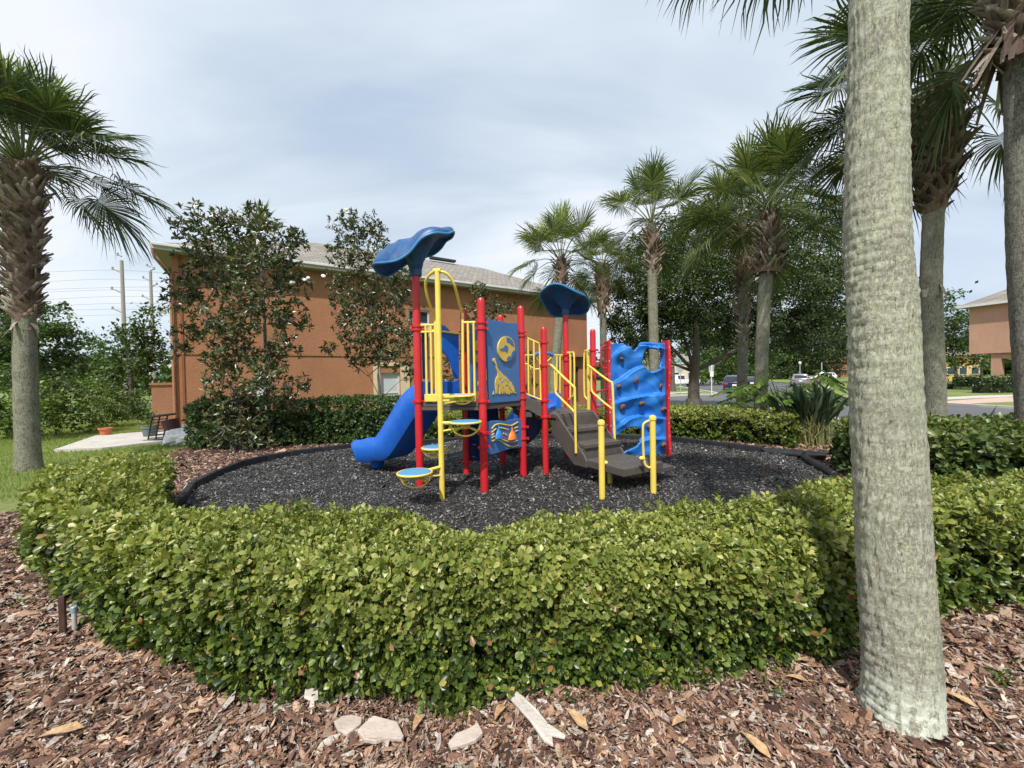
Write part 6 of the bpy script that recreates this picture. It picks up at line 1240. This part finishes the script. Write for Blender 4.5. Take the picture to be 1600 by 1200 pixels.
Y = 60; b_ = AT(1250, 600, Y); lp = empty('street_lamp', 'slender lamp post with a globe down the side street', 'street lamp'); zt_ = zat(b_, 570); MB().tube([(b_.x, b_.y, RZ), (b_.x, b_.y, zt_)], .06, 8).build('post', galv, lp); MB().ell((b_.x, b_.y, zt_+.25), (.2, .2, .26), 12, 8).build('globe', white, lp)
b_ = AT(1284, 590, 80); u_ = MB().tube([(b_.x, b_.y, RZ), (b_.x, b_.y, zat(b_, 566))], [.12, .08], 8).build('utility_post', galv); tag(u_, 'plain slim post standing behind the white wagon', 'post')
# cars
tyre = plain('tyre', (.02, .02, .02), .8); rim = plain('rim', (.4, .4, .42), .3, metal=.8); tail = plain('tail lamp', (.45, .02, .02), .25); carglass = plain('car glass', (.015, .02, .025), .06, .2, 2, spec=.8); plate_ = plain('plate', (.75, .76, .78), .5)
def car(name, label, cat, loc, rz, paint, L_=4.6, W_=1.86, H_=1.68, kind='suv'):
    root = empty(name, label, cat, 'cars parked along the streets'); root.location = loc; root.rotation_euler = (0, 0, rz); h = L_/2
    # stations x, z_low, z_belt, z_top(belt if none), half width low, belt, roof
    if kind == 'suv': st = [(-h, .5, .98, 1.0, .72, .80, .6), (-h+.06, .32, 1.0, 1.08, .84, .90, .66), (-h+.28, .3, 1.02, H_-.1, .9, .92, .68), (-h+.7, .3, 1.02, H_, .92, .93, .70), (-.2, .28, 1.0, H_, .93, .93, .71), (.45, .28, .98, H_-.06, .93, .93, .69), (1.15, .28, .97, 1.02, .93, .92, .74), (1.6, .3, .93, .95, .92, .90, .74), (h-.2, .32, .8, .82, .88, .84, .68), (h, .42, .66, .68, .74, .70, .55)]
    elif kind == 'truck': st = [(-h, .5, 1.0, 1.02, .85, .88, .8), (-h+.1, .4, 1.02, 1.04, .92, .92, .84), (-.6, .38, 1.02, 1.04, .92, .92, .84), (-.5, .36, 1.04, H_, .93, .93, .72), (.6, .36, 1.04, H_, .93, .93, .72), (1.25, .36, 1.02, 1.06, .93, .92, .76), (h-.15, .4, .98, 1.0, .9, .88, .72), (h, .5, .85, .87, .8, .78, .66)]
    else: st = [(-h, .5, .88, .9, .72, .78, .6), (-h+.1, .3, .92, .98, .84, .88, .64), (-h+.9, .28, .92, H_-.06, .88, .9, .64), (-.1, .26, .92, H_, .9, .9, .66), (.7, .26, .9, H_-.16, .9, .9, .62), (1.35, .26, .88, .92, .9, .88, .7), (h-.25, .3, .74, .76, .86, .82, .66), (h, .4, .6, .62, .72, .68, .55)]
    vs = []; k = 12
    for x, zl, zb, zt__, wl__, wb, wr in st:
        sec = [(-wl__*.9, zl), (-wl__, zl+.12), (-wb*1.01, (zl+zb)/2+.1), (-wb, zb), (-wr-.02, zt__-.05), (-wr+.1, zt__)]
        sec = sec+[(-a_, z) for a_, z in sec[::-1]]; vs += [(x, a_, z) for a_, z in sec]
    n = len(st); fs = [(i*k+j, (i+1)*k+j, (i+1)*k+(j+1) % k, i*k+(j+1) % k) for i in range(n-1) for j in range(k)]+[tuple(range(k)), tuple((n-1)*k+j for j in range(k))[::-1]]
    bd = MB().add(vs, fs).build('body', paint, root, bevel=.02, sharp=40)
    def sidewin(i0, i1, a0=.12, a1=.12):
        for sg in (-1, 1):
            A, B_ = st[i0], st[i1]; pts = []
            for s_, f in ((A, a0), (B_, 1-a1)):
                x = A[0]+(B_[0]-A[0])*(a0 if s_ is A else 1-a1)
                for f2 in ((.08, .9) if s_ is A else (.9, .08)):
                    zb, zt__, wb, wr = [s_[q_] for q_ in (2, 3, 5, 6)]; pts.append(Vector((x, sg*(wb+(wr+.02-wb)*f2+.012), zb+(zt__-.05-zb)*f2)))
            MB().plate([pts[0], pts[3], pts[2], pts[1]], (0, sg, .25), .014).build('side_window', carglass, root, smooth=False)
    if kind == 'suv': sidewin(2, 3, .25, .08); sidewin(3, 4, .06, .05); sidewin(4, 5, .04, .02)
    elif kind == 'truck': sidewin(3, 4, .06, .05)
    else: sidewin(2, 3, .1, .05); sidewin(3, 4, .04, .1)
    def crosswin(i0, i1, nm, sh):
        A, B_ = st[i0], st[i1]; q_ = lambda s_, f, w_: Vector((s_[0], w_*(s_[6]*.93), s_[3]))
        a_, b_ = [Vector((A[0], s_*A[6]*.95, A[3])) for s_ in (-1, 1)]; c_, d_ = [Vector((B_[0], s_*B_[6]*.86, B_[3]-.05)) for s_ in (-1, 1)]
        n_ = (b_-a_).cross(c_-a_).normalized(); n_ = n_ if n_.x*sh > 0 else -n_; MB().plate([p+n_*.02 for p in (a_, b_, d_, c_)], n_, .012).build(nm, carglass, root, smooth=False)
    if kind == 'suv': crosswin(1, 2, 'rear_window', -1); crosswin(6, 5, 'windscreen', 1)
    elif kind == 'truck': crosswin(5, 4, 'windscreen', 1)
    else: crosswin(1, 2, 'rear_window', -1); crosswin(5, 4, 'windscreen', 1)
    for x in (-h+.85, h-.9):
        for sg in (-1, 1):
            wh_ = MB().lathe((x, sg*(.93-.2), .35), [(.2, 0), (.33, .01), (.35, .05), (.35, .17), (.32, .21), (.22, .215), (.2, .19)] if sg > 0 else [(.2, 0), (.33, -.01), (.35, -.05), (.35, -.17), (.32, -.21), (.22, -.215), (.2, -.19)], 22, axis=(0, 1, 0)).build('wheel', tyre, root)
            MB().lathe((x, sg*(.93+.0), .35), [(.215, -.01), (.2, .01), (.05, .0)], 16, axis=(0, sg, 0)).build('rim', rim, wh_)
    for sg in (-1, 1):
        MB().box((-h+.05, sg*.68, .9), (.14, .34, .17)).build('tail_lamp', tail, root, smooth=False, bevel=.03); MB().box((h-.08, sg*.62, .68), (.16, .3, .12)).build('headlamp', plate_, root, smooth=False, bevel=.03)
    MB().box((-h-.012, 0, .78), (.02, .34, .17)).build('number_plate', plate_, root, smooth=False); MB().box((-h+.04, 0, .45), (.14, 1.5, .16)).build('rear_bumper', plain('bumper trim', (.08, .085, .09), .5) if kind == 'suv' else paint, root, smooth=False, bevel=.04)
    if kind == 'suv':
        for sg in (-1, 1): MB().tube([(-h+.6, sg*.6, H_), (-h+.7, sg*.6, H_+.05), (.2, sg*.6, H_+.05), (.3, sg*.6, H_-.02)], .018, 6).build('roof_rail', rim, root)
    for sg in (-1, 1): MB().ell((.75, sg*1.0, 1.05), (.07, .1, .07), 8, 6).build('wing_mirror', paint, root)
    return root
def carpaint(n, c): m = plain(n, c, .22, .04, 1); m.node_tree.nodes['Principled BSDF'].inputs['Coat Weight'].default_value = .6; return m
bluep = carpaint('dark blue car paint', (.012, .025, .07)); whp = carpaint('white car paint', (.72, .73, .74)); slp = carpaint('silver car paint', (.2, .22, .24))
def put(px, py, Y): g_ = AT(px, py, Y); return (g_.x, g_.y, RZ)
car('parked_car', 'dark blue sport utility car parked near the lawn corner, seen from behind', 'car', put(1148, 600, 38.2), 1.05, bluep)
car('parked_car', 'dark car parked ahead of the dark blue one, behind the palm trunks', 'car', put(1176, 600, 44.5), 1.0, carpaint('black car paint', (.015, .017, .02)), kind='sedan', H_=1.5)
car('parked_car', 'silver-grey car with dark rear window standing farther down the street', 'car', put(1249, 596, 50), 1.0, slp, kind='suv', H_=1.6)
car('parked_car', 'white estate car across the end of the side street', 'car', put(1283, 590, 80), PI-.35, whp, kind='suv', H_=1.55, L_=4.7)
car('pickup_truck', 'white pickup truck far off behind the lawn on the left of the oak', 'truck', put(1061, 596, 58), PI+.05, whp, kind='truck', H_=1.75, L_=5.4)
# ------------------------------------------------------------------ person walking
def skin(name, nodes, edges, rad, mat, parent=None, sub=2, root_i=0):
    me = D.meshes.new(name); me.from_pydata([tuple(p) for p in nodes], edges, []); o = link(name, me, mat, parent)
    m_ = o.modifiers.new('s', 'SKIN'); 
    if not me.skin_vertices: me.attributes  # noqa
    for i, r in enumerate(rad): me.skin_vertices[0].data[i].radius = (r, r) if not hasattr(r, '__len__') else r
    me.skin_vertices[0].data[root_i].use_root = True; m_.use_smooth_shade = True; s_ = o.modifiers.new('u', 'SUBSURF'); s_.levels = sub; s_.render_levels = sub; return o
g_ = put(1279, 600, 39.5); px_, py_ = g_[0], g_[1]
skinm = plain('skin', (.35, .2, .14), .6, .1, 6)
W3 = lambda L_: [Vector((px_+x, py_+y, RZ+z)) for x, y, z in L_]
body = W3([(0, 0, .88), (0, 0, 1.05), (0, 0, 1.25), (0, 0, 1.36), (0, -.01, 1.45), (0, -.02, 1.56), (.17, 0, 1.33), (.24, .02, 1.1), (.22, -.08, .88), (.22, -.1, .8), (-.17, 0, 1.33), (-.25, .02, 1.1), (-.24, -.05, .9), (-.24, -.07, .82), (.09, 0, .82), (.1, -.1, .46), (.1, -.02, .08), (.1, -.16, .04), (-.09, 0, .82), (-.1, .04, .46), (-.1, .18, .12), (-.1, .08, .04)])
ed = [(0, 1), (1, 2), (2, 3), (3, 4), (4, 5), (3, 6), (6, 7), (7, 8), (8, 9), (3, 10), (10, 11), (11, 12), (12, 13), (0, 14), (14, 15), (15, 16), (16, 17), (0, 18), (18, 19), (19, 20), (20, 21)]
rd = [(.15, .11), (.13, .1), (.15, .1), (.11, .08), .05, .085, .06, .042, .03, .032, .06, .042, .03, .032, .09, .06, .038, .035, .09, .06, .038, .035]
try:
    def mkperson():
        import bmesh
        def sk(name, idx, scale, mat, parent):
            mp_ = {v: i for i, v in enumerate(idx)}; nn_ = [body[i] for i in idx]; ee = [(mp_[a_], mp_[b_]) for a_, b_ in ed if a_ in mp_ and b_ in mp_]
            bm = bmesh.new(); ly = bm.verts.layers.skin.verify(); vv = [bm.verts.new(p) for p in nn_]
            for v_, i in zip(vv, idx):
                r = rd[i]; r = (r, r) if not hasattr(r, '__len__') else r; v_[ly].radius = (r[0]*scale, r[1]*scale); v_[ly].use_root = (i == idx[0])
            for a_, b_ in ee: bm.edges.new((vv[a_], vv[b_]))
            me = D.meshes.new(name); bm.to_mesh(me); bm.free(); o = link(name, me, mat, parent); m_ = o.modifiers.new('s', 'SKIN'); m_.use_smooth_shade = True; s_ = o.modifiers.new('u', 'SUBSURF'); s_.levels = 1; s_.render_levels = 2; return o
        pr_ = sk('person', list(range(22)), 1.0, skinm, None); tag(pr_, 'woman walking on the road in a reddish top and dark trousers', 'person')
        topm = chipmat('patterned top', [(0, (.3, .12, .13)), (.5, (.4, .25, .25)), (1, (.25, .1, .1))], .8, 40); topm = plain('patterned top', (.34, .17, .17), .8, .5, 25)
        sk('top', [1, 2, 3, 6, 7, 10, 11, 0], 1.14, topm, pr_); sk('trousers', [0, 14, 15, 16, 18, 19, 20], 1.16, plain('dark trousers', (.02, .02, .025), .8), pr_)
        c = body[5]; MB().ell(c+Vector((0, .015, .02)), (.1, .115, .12), 12, 8).build('hair', plain('dark hair', (.06, .04, .03), .6), pr_)
        for s_ in (-1, 1): MB().ell(c+Vector((s_*.033, -.098, .0)), (.014, .01, .01), 8, 6).build('eye', plain('eye', (.02, .02, .02), .3), pr_)
        MB().ell(c+Vector((0, -.105, -.025)), (.014, .02, .022), 8, 6).build('nose', skinm, pr_)
        for s_ in (-1, 1):
            hb = body[9] if s_ > 0 else body[13]
            for f in range(4): MB().tube([hb+Vector((-.012+.012*f-.006, -.01, -.03)), hb+Vector((-.012+.012*f-.006, -.02, -.08+.006*abs(f-1.5)))], [.008, .006], 6).build('finger', skinm, pr_)
            MB().tube([hb+Vector((-.02*s_, -.02, -.01)), hb+Vector((-.035*s_, -.035, -.05))], [.009, .007], 6).build('thumb', skinm, pr_)
        for i in (17, 21): MB().ell(body[i]+Vector((0, -.02, .0)), (.05, .12, .045), 10, 6).build('shoe', plain('shoe', (.03, .03, .03), .6), pr_)
        bg_ = MB().box(body[12]+Vector((-.1, .02, .05)), (.12, .3, .28)).build('shoulder_bag', plain('bag', (.03, .02, .02), .6), smooth=False, bevel=.04); tag(bg_, 'dark shoulder bag hanging at the walking woman\'s side', 'bag')
        MB().tube([body[10]+Vector((0, 0, .06)), body[12]+Vector((-.1, .1, .15))], .012, 6).build('strap', plain('bag strap', (.03, .02, .02), .6), bg_)
    mkperson()
except Exception as ex_:
    print('PERSON FAIL', ex_)

for o_ in D.objects:
    if 'label' in o_ and not 4 <= len(o_['label'].split()) <= 16: print('LABELLEN', o_.name, len(o_['label'].split()), o_['label'])
